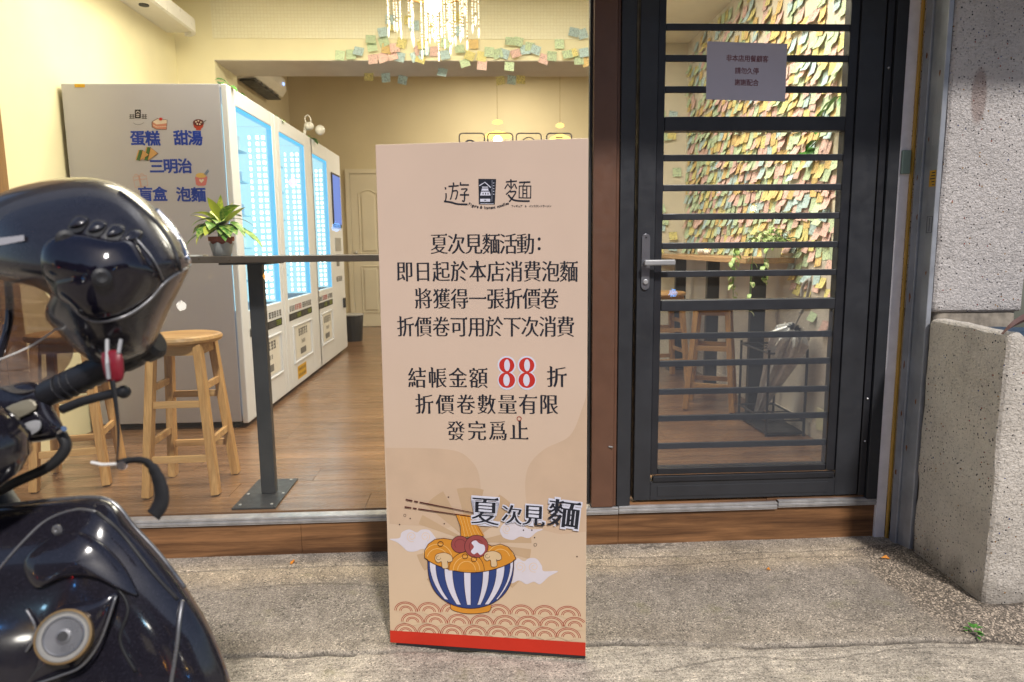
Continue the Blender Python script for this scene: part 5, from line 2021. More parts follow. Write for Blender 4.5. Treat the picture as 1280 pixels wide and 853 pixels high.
ORD = ['first', 'second', 'third', 'fourth', 'fifth', 'sixth', 'seventh', 'eighth', 'ninth', 'tenth', 'eleventh', 'twelfth', 'thirteenth', 'fourteenth', 'fifteenth', 'sixteenth', 'seventeenth', 'eighteenth', 'nineteenth', 'twentieth']
cnt = {}
BN.sort()
rr = random.Random(21)
for i, (px, py, c_) in enumerate(BN):
    col = FULL[c_]
    cnt[col] = cnt.get(col, 0)+1
    p = at(px, py, 1, 3.0)
    row_ = 'above' if py < 60 else 'along'
    p = Vector((p.x, 2.992-.0015*(i % 4)-(.006 if p.z > 2.85 else 0), p.z+.038))
    lab = '%s note %s the cream beam\'s lower edge, %s of that colour from the left' % (NICE[col], row_, ORD[min(19, cnt[col]-1)])
    put_note(p, col, i % 9, rr.uniform(-.1, .1), rr.uniform(-.35, .35), lab, 'sticky notes on the cross beam')
for i, (px, py, c_) in enumerate([(482, 97, 'b'), (504, 100, 'b'), (461, 97, 'y'), (554, 91, 'b'), (637, 83, 'g'), (625, 101, 'y'), (640, 100, 'b'), (651, 100, 'y')]):  # ghost reflections of notes, modelled as paper under the beam
    col = FULL[c_]
    p = at(px, py-5, 2, 2.69)
    put_note(Vector((p.x, p.y, 2.692)), col, i, rr.uniform(-.2, .2), rr.uniform(-.2, .2), '%s reflection of a note, built as paper under the beam, %s of the low ones from the left' % (NICE[col], ORD[i]), 'note reflections built under the beam')
# (b) the covered right wall
rr = random.Random(4)
allc = []
yy = .40
ci = 0
while yy < 3.40:
    ri = 0
    ci += 1
    zlo = 1.19 if yy > 1.25 else .62+.5*max(0, (yy-.5))
    zz = zlo
    while zz < 2.93:
        dens = 1.0
        if zz > 2.35:
            dens = .72
        if zz > 2.7:
            dens = .42
        if yy < .85:
            dens *= .72
        if zz < 1.1:
            dens *= .55
        if rr.random() < dens:
            allc.append((yy+rr.uniform(-.02, .02), zz+rr.uniform(-.02, .02)+.04, rr.choice(['yellow', 'green', 'green', 'blue', 'pink', 'pink', 'amber']), rr.randrange(14), rr.uniform(-.2, .2), ri, ci))
        zz += .070
        ri += 1
    yy += .070
allc.sort(key=lambda q: (q[0]+2.7)**2+(q[1]-1.24)**2)
def nth(n):
    T = ['', '', 'twenty', 'thirty', 'forty']
    if n < 20:
        return ORD[n]
    n += 1
    return T[n//10]+'-'+ORD[n % 10-1] if n % 10 else {20: 'twentieth', 30: 'thirtieth', 40: 'fortieth'}[n]
NR = PI/2*-1
def rwm(y_, z_, k, roll, lift):
    # local -y must point to -x (into the room)
    return Matrix.Translation((RW-.001-lift, y_, z_)) @ Matrix.Rotation(-PI/2, 4, 'Z') @ Matrix.Rotation(roll, 4, 'Y')
for i, (y_, z_, col, k, roll, ri, ci) in enumerate(allc[:300]):
    o = bpy.data.objects.new('sticky_note', note_mesh(col, k))
    o.matrix_basis = rwm(y_, z_, k, roll, .001+.0012*(i % 5))
    COL.objects.link(o)
    tag(o, '%s note on the right wall, %s row up, %s column from the door' % (NICE[col], nth(ri), nth(ci-1)), 'note', 'sticky notes covering the right wall')
q = MB()
me = bpy.data.meshes.new('far_sticky_notes')
V, Fc, Mi, UV = [], [], [], []
for i, (y_, z_, col, k, roll, ri, ci) in enumerate(allc[300:]):
    src = note_mesh(col, k)
    mm = rwm(y_, z_, k, roll, .001+.0012*(i % 5))
    b0 = len(V)
    V += [tuple(mm @ v.co) for v in src.vertices]
    for p_ in src.polygons:
        Fc.append(tuple(v+b0 for v in p_.vertices))
        Mi.append(KEYS.index(col))
# a patch on the pier face in the back corner
for i in range(40):
    col = rr.choice(KEYS)
    src = note_mesh(col, i % 14)
    mm = Matrix.Translation((rr.uniform(1.40, 1.80), 3.446-.001*(i % 5), rr.uniform(1.2, 2.4))) @ Matrix.Rotation(rr.uniform(-.3, .3), 4, 'Y')
    b0 = len(V)
    V += [tuple(mm @ v.co) for v in src.vertices]
    for p_ in src.polygons:
        Fc.append(tuple(v+b0 for v in p_.vertices))
        Mi.append(KEYS.index(col))
me.from_pydata(V, [], Fc)
for k in KEYS:
    me.materials.append(M['note_'+k])
me.polygons.foreach_set('material_index', Mi)
uv = me.uv_layers.new(name='UVMap')
for lp in me.loops:
    i = lp.vertex_index % 18
    uv.data[lp.index].uv = ((i % 3)/2, 1-(i//3)/5)
o = bpy.data.objects.new('sticky_notes', me)
COL.objects.link(o)
tag(o, 'dense mass of coloured sticky notes on the far end of the right wall', 'notes', kind='stuff')

# ------------------------------------------------------------------ chandelier
cc_ = Vector(at(541, 0, 1, 1.6))
ch = empty('chandelier', (cc_.x, 1.6, CEIL), 'crystal bead chandelier hanging lit from the front ceiling', 'chandelier')
zt = 2.755
brass = mat('dark_brass', (.22, .13, .05), .35, metal=.8)
q = MB()
for rad in (.27, .14):
    q.tube([(cc_.x+rad*math.cos(2*PI*i/32), 1.6+rad*math.sin(2*PI*i/32), zt) for i in range(33)], .007, 6, cap=False)
for i in range(6):
    a = i*PI/3
    q.tube([(cc_.x, 1.6, zt+.10), (cc_.x+.27*math.cos(a), 1.6+.27*math.sin(a), zt)], .005, 6)
q.tube([(cc_.x, 1.6, zt), (cc_.x, 1.6, CEIL)], .008, 6)
q.build('ring_frame', brass, ch)
bead = bpy.data.meshes.new('bead')
rr = random.Random(12)
k = 0
for rad, cnt_, ln in ((.27, 15, .29), (.20, 11, .34), (.13, 9, .38), (.05, 5, .36)):
    for i in range(cnt_):
        a = 2*PI*(i+.3*rr.random())/cnt_
        x, y = cc_.x+rad*math.cos(a), 1.6+rad*math.sin(a)
        q = MB()
        L = ln*rr.uniform(.75, 1.05)
        z = zt-.01
        q.mi = 0
        while z > zt-L+.07:
            q.ball((x, y, z), .0052, 6)
            z -= .014
            if rr.random() < .35:
                q.mi = 1
                q.ball((x, y, z+.003), .0042, 5)
                z -= .006
                q.mi = 0
        q.lathe([(.001, 0), (.0062, -.012), (.0055, -.05), (.001, -.062)], (x, y, z), 6)
        q.build('crystal_strand', [M['crystal'], brass], ch)
MB().ball((cc_.x, 1.6, zt-.10), .05, 12).build('bulb', M['bulb'], ch, smooth=True)
pl = bpy.data.lights.new('chandelier_glow', 'POINT')
pl.energy = 9
pl.color = (1, .85, .6)
pl.shadow_soft_size = .06
plo = bpy.data.objects.new('chandelier_glow', pl)
plo.location = (cc_.x, 1.6, zt-.22)
COL.objects.link(plo)
MB().tube([(cc_.x, 1.6, zt-.06), (cc_.x, 1.6, zt)], .014, 8).build('bulb_holder', brass, ch)

# ------------------------------------------------------------------ pendant lamps in the back room
for i, (px, py, lab) in enumerate(((622, 172, 'left amber pendant lamp glowing in the back room above the sign board'), (700, 176, 'right amber pendant lamp glowing in the back room, nearer the brown post'))):
    p = at(px, py, 1, 5.2)
    t = empty('pendant_lamp', (p.x, 5.2, 3.48), lab, 'lamp', 'amber pendant lamps')
    k = 1 if i == 0 else .8
    MB().tube([(p.x, 5.2, 3.48), (p.x, 5.2, p.z+.16)], .002, 5).build('cord', brass, t)
    MB().lathe([(.02, .19), (.055*k, .175), (.06*k, .155), (.02, .14)], (p.x, 5.2, p.z), 16).build('cap', M['bulb_soft'], t, smooth=True)
    MB().lathe([(.03, .07), (.13*k, .035), (.16*k, .01), (.155*k, .005), (.03, .03)], (p.x, 5.2, p.z), 24).build('lamp_shade', M['bulb_soft'], t, smooth=True)
    MB().ball((p.x, 5.2, p.z-.03), .05*k, 12).build('bulb', M['bulb'] if i == 0 else emis('warm_bulb_small', (1, .75, .4), 5), t, smooth=True)

# ------------------------------------------------------------------ air conditioner, camera on the machines
ac = empty('air_conditioner', (-2.30, 5.15, 2.95), 'white wall air conditioner high up behind the vending machines', 'air conditioner')
prof = [(-2.419, 3.22), (-2.25, 3.22), (-2.20, 3.18), (-2.19, 3.06), (-2.24, 2.985), (-2.419, 2.96)]
MB().prism(prof, lambda x, z: (x, 4.62, z-.02), lambda x, z: (x, 5.66, z-.02)).build('casing', M['white_plastic'], ac, bevel=.008)
q = MB()
for i in range(5):
    q.beam((-2.245, 4.74+i*.19, 2.958), (-2.36, 4.74+i*.19, 2.942), .05, .012)
MB().box(-2.40, -2.25, 4.67, 5.61, 2.926, 2.938).build('outlet', M['dark'], ac)
q.build('louvre', M['grey_plastic'], ac)
MB().box(-2.187, -2.18, 5.50, 5.54, 3.07, 3.10).build('display', emis('ac_display', (.35, .5, 1), 2), ac)
cp = at(400, 163, 0, -1.47)
cam_y = 3.42
sc_ = empty('security_camera', (-1.45, cam_y, 2.156), 'white round headed camera standing on top of the vending machines', 'camera')
p = at(400, 163, 1, cam_y)
p2 = at(386, 158, 1, cam_y-.02)
MB().ball(p, .042, 14).build('head', M['white_plastic'], sc_, smooth=True)
MB().ball(p2, .036, 12, (1.2, 1, 1)).build('body', M['white_plastic'], sc_, smooth=True)
MB().tube([p2+Vector((-.03, 0, -.01)), (p2.x-.05, cam_y, 2.18), (p2.x-.05, cam_y, 2.158)], .012, 8).build('stand', M['white_plastic'], sc_, smooth=True)
MB().tube([tuple(q_) for q_ in spline([p2+Vector((-.02, 0, .02)), p2+Vector((-.03, 0, .07)), p2+Vector((0, 0, .09)), p2+Vector((.02, 0, .05)), p2+Vector((.01, 0, .02))], 5)], .005, 6).build('cable', M['white_plastic'], sc_, smooth=True)
MB().box(-1.52, -1.43, cam_y-.10, cam_y-.03, 2.157, 2.175).build('black_clip', M['dark'], sc_)

# ------------------------------------------------------------------ outline stickers on the glass above the board
for i, (px, knd, lab) in enumerate(((590, 'cut', 'outline window sticker with a blurred food sign, first from the left above the board'), (625.5, 'leaf', 'outline window sticker in front of the left pendant lamp'), (661, 'round', 'outline window sticker with a rounded bowl sign between the two pendant lamps'), (699, 'pot', 'outline window sticker with a pot sign in front of the right pendant lamp'))):
    c0 = at(px, 183, 1, -.005)
    P = Print(lambda u, v, h: (u, -.0045-h, v), .0004)
    dk = flat('purple_grey_vinyl', (118, 112, 122))
    s_ = .048
    out = arc(c0.x+s_-.012, c0.z+s_-.012, .012, 0, 90, 5)+arc(c0.x-s_+.012, c0.z+s_-.012, .012, 90, 180, 5)+arc(c0.x-s_+.012, c0.z-s_+.012, .012, 180, 270, 5)+arc(c0.x+s_-.012, c0.z-s_+.012, .012, 270, 360, 5)
    P.line(out, .0045, dk, 1, closed=True)
    if knd == 'round':
        P.line(arc(c0.x, c0.z+.005, .028, 0, 360, 20)[:-1], .004, dk, 1, closed=True)
    elif knd == 'pot':
        P.line([(c0.x-.03, c0.z+.015), (c0.x-.012, c0.z+.026), (c0.x+.012, c0.z+.026), (c0.x+.03, c0.z+.015)], .004, dk, 1)
        P.line([(c0.x-.014, c0.z+.033), (c0.x+.014, c0.z+.033)], .004, dk, 1)
        P.line([(c0.x-.03, c0.z+.012), (c0.x-.026, c0.z-.02), (c0.x+.026, c0.z-.02), (c0.x+.03, c0.z+.012)], .004, dk, 1)
    elif knd == 'leaf':
        P.poly([(c0.x, c0.z-.02), (c0.x+.01, c0.z+.006), (c0.x+.036, c0.z+.018), (c0.x+.03, c0.z-.006)], dk, 1)
    else:
        P.line(arc(c0.x-.008, c0.z, .022, 20, 200, 14), .006, dk, 1)
        P.line(arc(c0.x-.008, c0.z, .012, 0, 220, 14), .005, dk, 1)
        P.line([(c0.x+.018, c0.z+.012), (c0.x+.030, c0.z-.01)], .005, dk, 1)
    o = P.mb.build('window_sticker', P.mats)
    tag(o, lab, 'sticker', 'outline stickers on the shop window')

# ------------------------------------------------------------------ umbrella and its stand
us = empty('umbrella_stand', (1.70, 1.12, FZ), 'black wire umbrella stand against the lower right wall behind the door', 'umbrella stand')
X0, X1, Y0, Y1, ZT = 1.585, 1.80, .93, 1.33, FZ+.47
q = MB()
for (x, y) in ((X0, Y0), (X1, Y0), (X1, Y1), (X0, Y1)):
    MB().tube([(x, y, FZ), (x, y, ZT+.02)], .007, 6).build('post', M['black_metal'], us)
for z in (ZT, FZ+.09):
    q = MB()
    c4 = [(X0, Y0, z), (X1, Y0, z), (X1, Y1, z), (X0, Y1, z)]
    for a, b in zip(c4, c4[1:]+c4[:1]):
        q.tube([a, b], .006, 6)
    q.tube([((X0+X1)/2, Y0, z), ((X0+X1)/2, Y1, z)], .004, 5)
    q.tube([(X0, (Y0+Y1)/2, z), (X1, (Y0+Y1)/2, z)], .004, 5)
    q.build('hoop', M['black_metal'], us)
MB().box(X0, X1, Y0, Y1, FZ+.012, FZ+.022).build('drip_tray', M['dark'], us)
um = empty('umbrella', (1.68, 1.10, FZ+.03), 'folded silver grey umbrella with a hooked metal handle leaning in the wire stand', 'umbrella')
tip = Vector((1.64, 1.22, FZ+.03))
hnd = Vector(at(1001, 392, 0, 1.71))
axis = (hnd-tip).normalized()
L = (hnd-tip).length
u_ = axis.cross(Vector((0, 1, 0))).normalized()
v_ = axis.cross(u_)
q = MB()
n = 40
prof = [(.0, .010), (.08, .018), (.30, .040), (.55, .062), (.72, .080), (.80, .086), (.84, .070), (.88, .035)]
vs = []
for (t, rad) in prof:
    for k in range(n):
        a = 2*PI*k/n
        fold = 1+.28*math.sin(a*8+t*3)+.1*math.sin(a*3+1)
        jag = .035*abs(math.sin(a*4)) if .7 < t < .83 else 0
        c_ = tip+axis*(L*(t+jag*.6))
        vs.append(c_+(u_*math.cos(a)+v_*math.sin(a))*rad*fold)
fs = [(i*n+k, i*n+(k+1) % n, (i+1)*n+(k+1) % n, (i+1)*n+k) for i in range(len(prof)-1) for k in range(n)]
q.add(vs, fs)
cn_ = q.build('canopy', mat('silver_grey_cloth', (.60, .61, .64), .38, metal=.25, var=.2, vscale=20), um, smooth=False)
q = MB()
for k in range(8):
    a = 2*PI*(k+.5)/8
    p0 = tip+axis*(L*.74)+(u_*math.cos(a)+v_*math.sin(a))*.085
    p1 = tip+axis*(L*.86)+(u_*math.cos(a)+v_*math.sin(a))*.070
    MB().tube([p0, p1], .0035, 5).build('rib_end', M['white_plastic'], um)
MB().tube([tip-axis*.02, tip, hnd], .005, 6).build('shaft', M['alu'], um)
hk = spline([hnd, hnd+axis*.07, at(1013, 352, 0, 1.71)+Vector((0, .0, .0)), at(1008, 352, 0, 1.71), at(1003, 360, 0, 1.71), at(1002, 372, 0, 1.71)], 5)
MB().tube([tuple(p) for p in hk], .009, 8).build('handle', M['grey_plastic'], um, smooth=True)
# small things on the bar table and on the floor
q = MB()
for i in range(7):
    q.ball((1.68+.02*math.cos(i*2.1), 2.38+.035*math.sin(i*1.7), 1.172+.006*(i % 3)), .028, 8, (1, 1.2, .7))
q.build('white_cloth', M['white_plastic'], None, smooth=True)
bpy.data.objects['white_cloth'].location = (0, 0, 0)
tag(bpy.data.objects['white_cloth'], 'crumpled white cloth lying on the narrow bar table left of the trailing plant', 'cloth')
bn = empty('waste_bin', (-1.32, 5.6, FZ), 'small dark waste bin on the floor beyond the last vending machine', 'bin')
MB().lathe([(.10, 0), (.12, .28), (.125, .30), (.115, .30), (.0, .29)], (-1.46, 5.2, FZ), 16).build('bucket', M['dark'], bn)
MB().lathe([(.126, .295), (.128, .305), (.12, .31)], (-1.46, 5.2, FZ), 16).build('rim', M['grey_plastic'], bn)
# first aid sized booklet hanging low on the right wall
bk = empty('booklet', (RW-.01, .78, .36), 'pale leaflet hanging low on the wall at the lower right of the door glass', 'leaflet')
MB().box(RW-.030, RW-.0205, .74, .84, .23, .35).build('page', flat('pale_page', (190, 186, 160)), bk, bevel=.002)

# ------------------------------------------------------------------ small things on the ground
def dead_leaf(p, label, s_=.022, rz=0, m=None):
    q = MB()
    vs = [(0, 0, .002), (.35*s_, .25*s_, .006), (s_, .1*s_, .010), (.6*s_, -.35*s_, .012), (.1*s_, -.25*s_, .003), (1.4*s_, .5*s_, .004), (.5*s_, 0, .001)]
    q.add(vs, [(0, 6, 1), (6, 2, 1), (6, 3, 2), (0, 4, 6), (4, 3, 6), (2, 5, 1)])
    o = q.build('fallen_leaf', m or M['dead'])
    o.location = p
    o.rotation_euler.z = rz
    md = o.modifiers.new('solid', 'SOLIDIFY')
    md.thickness = .0008
    tag(o, label, 'leaf', 'fallen dry leaves')
M['dead'] = flat('dry_orange_leaf', (206, 130, 30))
p = at(366, 706, 2, 0)
dead_leaf((p.x-.01, p.y, gh(p.x, p.y)+.001), 'small dry orange leaf on the pavement left of the sign board', .026, 1.1)
p = at(1112, 702, 2, 0)
dead_leaf((p.x, p.y, gh(p.x, p.y)+.001), 'small dry orange leaf on the pavement by the shutter rail', .022, 2.6)
p = at(963, 713, 2, 0)
dead_leaf((p.x, p.y, gh(p.x, p.y)+.001), 'tiny orange scrap of leaf on the pavement in front of the door', .010, 2.6)
p = at(1217, 790, 2, 0)
t = empty('weed', (p.x, p.y, gh(p.x, p.y)), 'small green weed sprouting at the foot of the plaster block', 'weed')
for i in range(16):
    q = MB()
    a = rr.uniform(0, 2*PI)
    leaf_mesh(q, (p.x+.018*math.cos(a)*rr.random(), p.y+.014*math.sin(a), gh(p.x, p.y)+.004+rr.uniform(0, .022)), (math.cos(a), math.sin(a)*.7, rr.uniform(.2, 1.0)), rr.uniform(.016, .026), .010, 1.2, n=4)
    q.build('leaf', M['leaf_green'], t, smooth=True)

# ------------------------------------------------------------------ the other side of the street (seen only as reflections)
rd = MB().box(-30, 30, -29, -5.2, -.135, -.028).build('road', mat('asphalt', (.05, .05, .05), .8, bmp=.3, bscale=60))
tag(rd, kind='structure')
ob = empty('opposite_building', (0, -12, 0), 'dark apartment front across the street with a few lit windows', 'building')
MB().box(-16, 16, -13, -11.5, -.02, 6.2).build('wall', mat('dark_facade', (.10, .09, .09), .8), ob)
rr = random.Random(2)
for i in range(12):
    for j in range(2):
        if rr.random() < .55:
            x = -14+i*2.4
            fr = MB().box(x, x+1.2, -11.5, -11.46, 1.0+j*2.6, 2.2+j*2.6).build('window', M['black_metal2'], ob)
            MB().box(x+.08, x+1.12, -11.46, -11.45, 1.08+j*2.6, 2.12+j*2.6).build('pane', emis('lit_pane', rr.choice([(1, .7, .35), (1, .85, .6), (.6, .8, 1)]), rr.choice([.12, .25, .4])), fr)
rr = random.Random(31)
names = {'orange': (1, .42, .05), 'red': (1, .02, .02), 'blue': (.1, .4, 1), 'amber': (1, .6, .15), 'pale blue': (.4, .75, 1), 'white': (1, .95, .85)}
wide = {0: 'leftmost', 1: 'left', 2: 'centre', 3: 'right'}
for i in range(18):
    lab = list(names)[i % 6]
    x, y, z = -7.5+i*.72+rr.uniform(-.2, .2), -rr.uniform(5.6, 9.5), rr.uniform(.5, 2.2)
    if abs(x) < .5:
        x += 1
    t = empty('roadside_light', (x, y, -.02), '%s roadside light across the street, %s of the row from the left' % (lab, ORD[i]), 'light', 'roadside lights')
    MB().tube([(x, y, -.03), (x, y, z-.03)], .02, 8).build('pole', M['black_metal2'], t)
    MB().ball((x, y, z), .06, 10).build('lamp', emis('street_%d' % i, names[lab], 28), t)

# ------------------------------------------------------------------ scooter (handlebar, cowl) and the helmet on it
def gloss_black(name, col=(.012, .011, .016), rough=.12):
    m, nt, bs = newmat(name)
    c = coords(nt, 'pos')
    n1 = noise(nt, c, 500, 2)
    cc = mix(nt, ramp(nt, n1, [(.45, 0), (.7, .5)]), col, tuple(v*3 for v in col))
    nt.links.new(cc, bs.inputs['Base Color'])
    rr_ = ramp(nt, noise(nt, c, 12, 5), [(.3, rough*.7), (.7, rough*1.8)])
    nt.links.new(rr_, bs.inputs['Roughness'])
    bs.inputs['Coat Weight'].default_value = .6
    bs.inputs['Coat Roughness'].default_value = .04
    return m
M['gloss'] = gloss_black('black_gloss_paint')
M['shell'] = gloss_black('helmet_shell_paint', (.014, .013, .018), .22)
M['visor'] = gloss_black('smoked_visor', (.006, .005, .010), .05)
M['trimgrey'] = mat('dull_trim_metal', (.22, .22, .23), .3, metal=.6)
M['chrome'] = mat('chrome', (.75, .75, .78), .15, metal=1.0, var=.03)
M['buckle'] = mat('red_buckle_plastic', (.20, .012, .022), .35)
M['webbing'] = mat('black_webbing', (.015, .015, .017), .75, bmp=.4, bscale=600)
M['matt'] = mat('black_grip_rubber', (.02, .02, .024), .45, bmp=.2, bscale=500)

sc0 = pt(90, 800, .9)
scoot = empty('parked_scooter', (-.66, -2.0, 0), 'glossy black scooter at the left edge with its handlebar turned to the shop', 'scooter')
def fm(D):
    return lambda x, y, h: pt(x, y, D-h)
cow = [(-260, 700), (-180, 660), (-60, 640), (0, 632), (60, 625), (110, 620), (135, 622), (152, 634), (168, 655), (200, 690), (230, 730), (258, 775), (276, 815), (289, 855), (296, 920), (288, 1000), (240, 1090), (120, 1140), (-60, 1150), (-200, 1120), (-270, 1020), (-290, 850)]
cow = spline(cow, 4, True)
q = MB().inflate(cow, (20, 860), fm(.93), .085, 9, .42, back=.16)
body = q.build('front_cowl', M['gloss'], scoot, smooth=True)
# raised edge lines, recesses and details of the cowl
def on_cowl(x, y, lift=0):
    # nearest bulge height at that place (same law as inflate)
    best = 1.0
    cx, cy = 20, 860
    lo, hi = .02, 1.0
    dx, dy = x-cx, y-cy
    # find k such that the outline scaled by k passes through the point
    kk = 0
    ang = math.atan2(dy, dx)
    n = len(cow)
    for i in range(n):
        a, b = cow[i], cow[(i+1) % n]
        ax, ay, bx_, by_ = a[0]-cx, a[1]-cy, b[0]-cx, b[1]-cy
        den = dx*(by_-ay)-dy*(bx_-ax)
        if abs(den) < 1e-9:
            continue
        t = (ax*(by_-ay)-ay*(bx_-ax))/den
        s_ = (ax*dy-ay*dx)/den
        if 0 <= s_ <= 1 and t > 0:
            kk = 1/t
            break
    k = min(.999, kk)
    tt = math.sqrt(max(0, 1-k**(1/.42)))
    return pt(x, y, .93-.085*tt-lift)
def ctube(pts, rad, name, m, lift=.002):
    L = [on_cowl(p[0], p[1], lift) for p in spline(pts, 6)]
    return MB().tube(L, rad, 8).build(name, m, body, smooth=True)
ctube([(228, 751), (224, 778), (221, 808), (213, 860), (205, 920)], .0026, 'trim_highlight_line', M['trimgrey'])
ctube([(-30, 750), (0, 710), (30, 676), (59, 650), (95, 637), (120, 640)], .0018, 'trim_highlight_line', M['trimgrey'], .0)
ctube([(33, 762), (43, 780), (44, 795), (33, 815)], .0018, 'trim_highlight_line', M['trimgrey'], .0)  # this short line is a highlight, modelled as grey metal
ctube([(120, 640), (150, 665), (190, 715), (222, 750)], .0022, 'seam', M['dark'], .0)
ctube([(60, 690), (90, 700), (140, 730), (160, 760), (150, 800), (170, 840)], .0020, 'seam', M['dark'], .0)
# glove box lid: gently raised shape with its own edge
lid = spline([(30, 700), (70, 668), (110, 668), (150, 700), (172, 740), (165, 742), (120, 722), (80, 722), (45, 735)], 4, True)
q = MB()
q.inflate(lid, (100, 700), lambda x, y, h: on_cowl(x, y, .003)+(-FW)*h, .010, 4, .4, back=.004)
q.build('inner_panel', M['gloss'], body, smooth=True)
# ignition lock and its teardrop surround
kc = on_cowl(84, 795, .012)
nrm = (CAMPOS-kc).normalized()
nrm = (nrm+Vector((-.30, 0, -.05))).normalized()
tear = spline([(52, 812), (50, 785), (64, 765), (95, 756), (120, 750), (147, 740), (140, 768), (124, 802), (100, 836), (70, 846), (30, 862), (44, 838)], 4, True)
q = MB()
q.inflate(tear, (86, 800), lambda x, y, h: on_cowl(x, y, .006)+(-FW)*h, .010, 4, .35, back=.01)
ls = q.build('lock_surround', M['gloss'], body, smooth=True)
ctube([(30, 860), (75, 845), (103, 832), (126, 800), (145, 745)], .0016, 'surround_edge', M['trimgrey'], .012)
brushed = mat('worn_lock_metal', (.26, .25, .23), .55, metal=.1, rvar=.02, var=.06, vscale=60)
lk = MB().lathe([(.0, .0), (.031, .0), (.031, .012), (.028, .015), (.026, .0135), (.0, .0135)], kc, 32, nrm).build('ignition_lock', brushed, body, smooth=False)
MB().lathe([(.020, .0137), (.0215, .0145), (.023, .0137), (.0215, .0136)], kc, 32, nrm).build('ring', M['trimgrey'], lk)
MB().lathe([(.0, .0136), (.0085, .0136), (.0085, .0155), (.006, .0158), (.0055, .0140), (.0, .0140)], kc, 20, nrm).build('key_cylinder', M['trimgrey'], lk)
MB().lathe([(.0, .0141), (.0052, .0141), (.0052, .0146), (.0, .0146)], kc, 16, nrm).build('key_slot', M['dark'], lk)
MB().lathe([(.0, .0136), (.004, .0136), (.004, .0148), (.0, .0148)], kc+Vector((.006, 0, -.012)), 12, nrm).build('shutter_hole', M['grey_plastic'], lk)
MB().lathe([(0, 0), (.0065, 0), (.0065, .002), (.003, .003), (0, .0015)], on_cowl(72, 662, .001), 14, -FW).build('cowl_screw', M['trimgrey'], body)
ctube([(-60, 640), (0, 633), (60, 626), (110, 622), (134, 625), (150, 636), (167, 658), (200, 694), (231, 735)], .0030, 'lip_highlight', M['trimgrey'], -.001)  # grey lip added to read as a highlight along the top edge
MB().lathe([(.0312, .0), (.0312, .0145), (.029, .016), (.029, .0)], kc, 32, nrm).build('lock_bezel', mat('bronze_bezel', (.40, .26, .12), .4, metal=.5), body)
# handlebar
bar = MB().tube([pt(-330, 640, 1.0), pt(-200, 590, .98), pt(-60, 548, .95), pt(30, 510, .93)], .014, 12).build('handlebar', M['matt'], scoot, smooth=True)
gp = [pt(48, 500, .925), pt(60, 492, .922), pt(90, 478, .917), pt(130, 460, .91), pt(165, 442, .905)]
grip = MB().tube(gp, [.014, .0175, .0180, .0180, .0175], 16).build('grip', M['matt'], scoot, smooth=True)
for t in range(9):
    x = 78+t*9.5
    yv = 484.5-(x-78)*.475
    c_ = pt(x, yv, .9165-.0001*t)
    MB().lathe([(.0186, -.0012), (.0192, 0), (.0186, .0012)], c_, 16, (gp[4]-gp[1])).build('grip_ridge', M['matt'], grip)
q = MB().lathe([(.0, -.018), (.019, -.018), (.021, -.014), (.021, .004), (.017, .008), (.017, .016), (.022, .018), (.022, .034), (.016, .040), (0, .040)], pt(166, 441, .905), 18, gp[4]-gp[1])
q.build('bar_end', M['dark'], grip, bevel=.001)
lever = [pt(78, 512, .905), pt(100, 503, .90), pt(125, 496, .895), pt(150, 490, .892)]
lv = MB().tube([tuple(p) for p in spline(lever, 4)], .0062, 10).build('brake_lever', M['dark'], scoot, smooth=True)
MB().ball(pt(155, 490, .892), .0088, 12).build('lever_ball', M['dark'], lv, smooth=True)
sw_o = spline([(-70, 505), (-30, 492), (8, 482), (40, 477), (56, 486), (66, 508), (80, 535), (74, 547), (46, 553), (34, 552), (20, 540), (-20, 545), (-70, 560)], 4, True)
q = MB().inflate(sw_o, (10, 515), fm(.925), .022, 6, .3, back=.03)
swh = q.build('switch_housing', M['gloss'], scoot, smooth=True)
q = MB().inflate(spline([(4, 512), (38, 499), (45, 512), (12, 527)], 3, True), (24, 513), fm(.902), .004, 3, .3, back=.006)
q.build('switch', mat('bare_switch', (.30, .27, .20), .4, metal=.3), swh)
q = MB().inflate(spline([(28, 532), (40, 526), (51, 527), (50, 538), (36, 546), (26, 542)], 3, True), (39, 536), fm(.903), .005, 3, .3, back=.006)
q.build('button', M['grey_plastic'], swh)
MB().tube([pt(74, 540, .91), pt(80, 536, .905)], .004, 8).build('screw', M['chrome'], swh)
for name, L in (('brake_hose', [(76, 542, .92), (82, 560, .92), (62, 583, .92), (20, 603, .93), (-30, 632, .95), (-80, 680, .98)]), ('brake_hose', [(22, 548, .93), (12, 580, .94), (-8, 620, .95), (-40, 690, .97)])):
    MB().tube([tuple(p) for p in spline([pt(*a) for a in L], 5)], .0072, 8).build(name, M['rubber'], scoot, smooth=True)
MB().tube([tuple(p) for p in spline([pt(-26, 500, .95), pt(-12, 470, .96), pt(4, 430, .97), pt(12, 395, .98), pt(10, 350, 1.0)], 5)], .0055, 8).build('mirror_stem', M['gloss'], scoot, smooth=True)
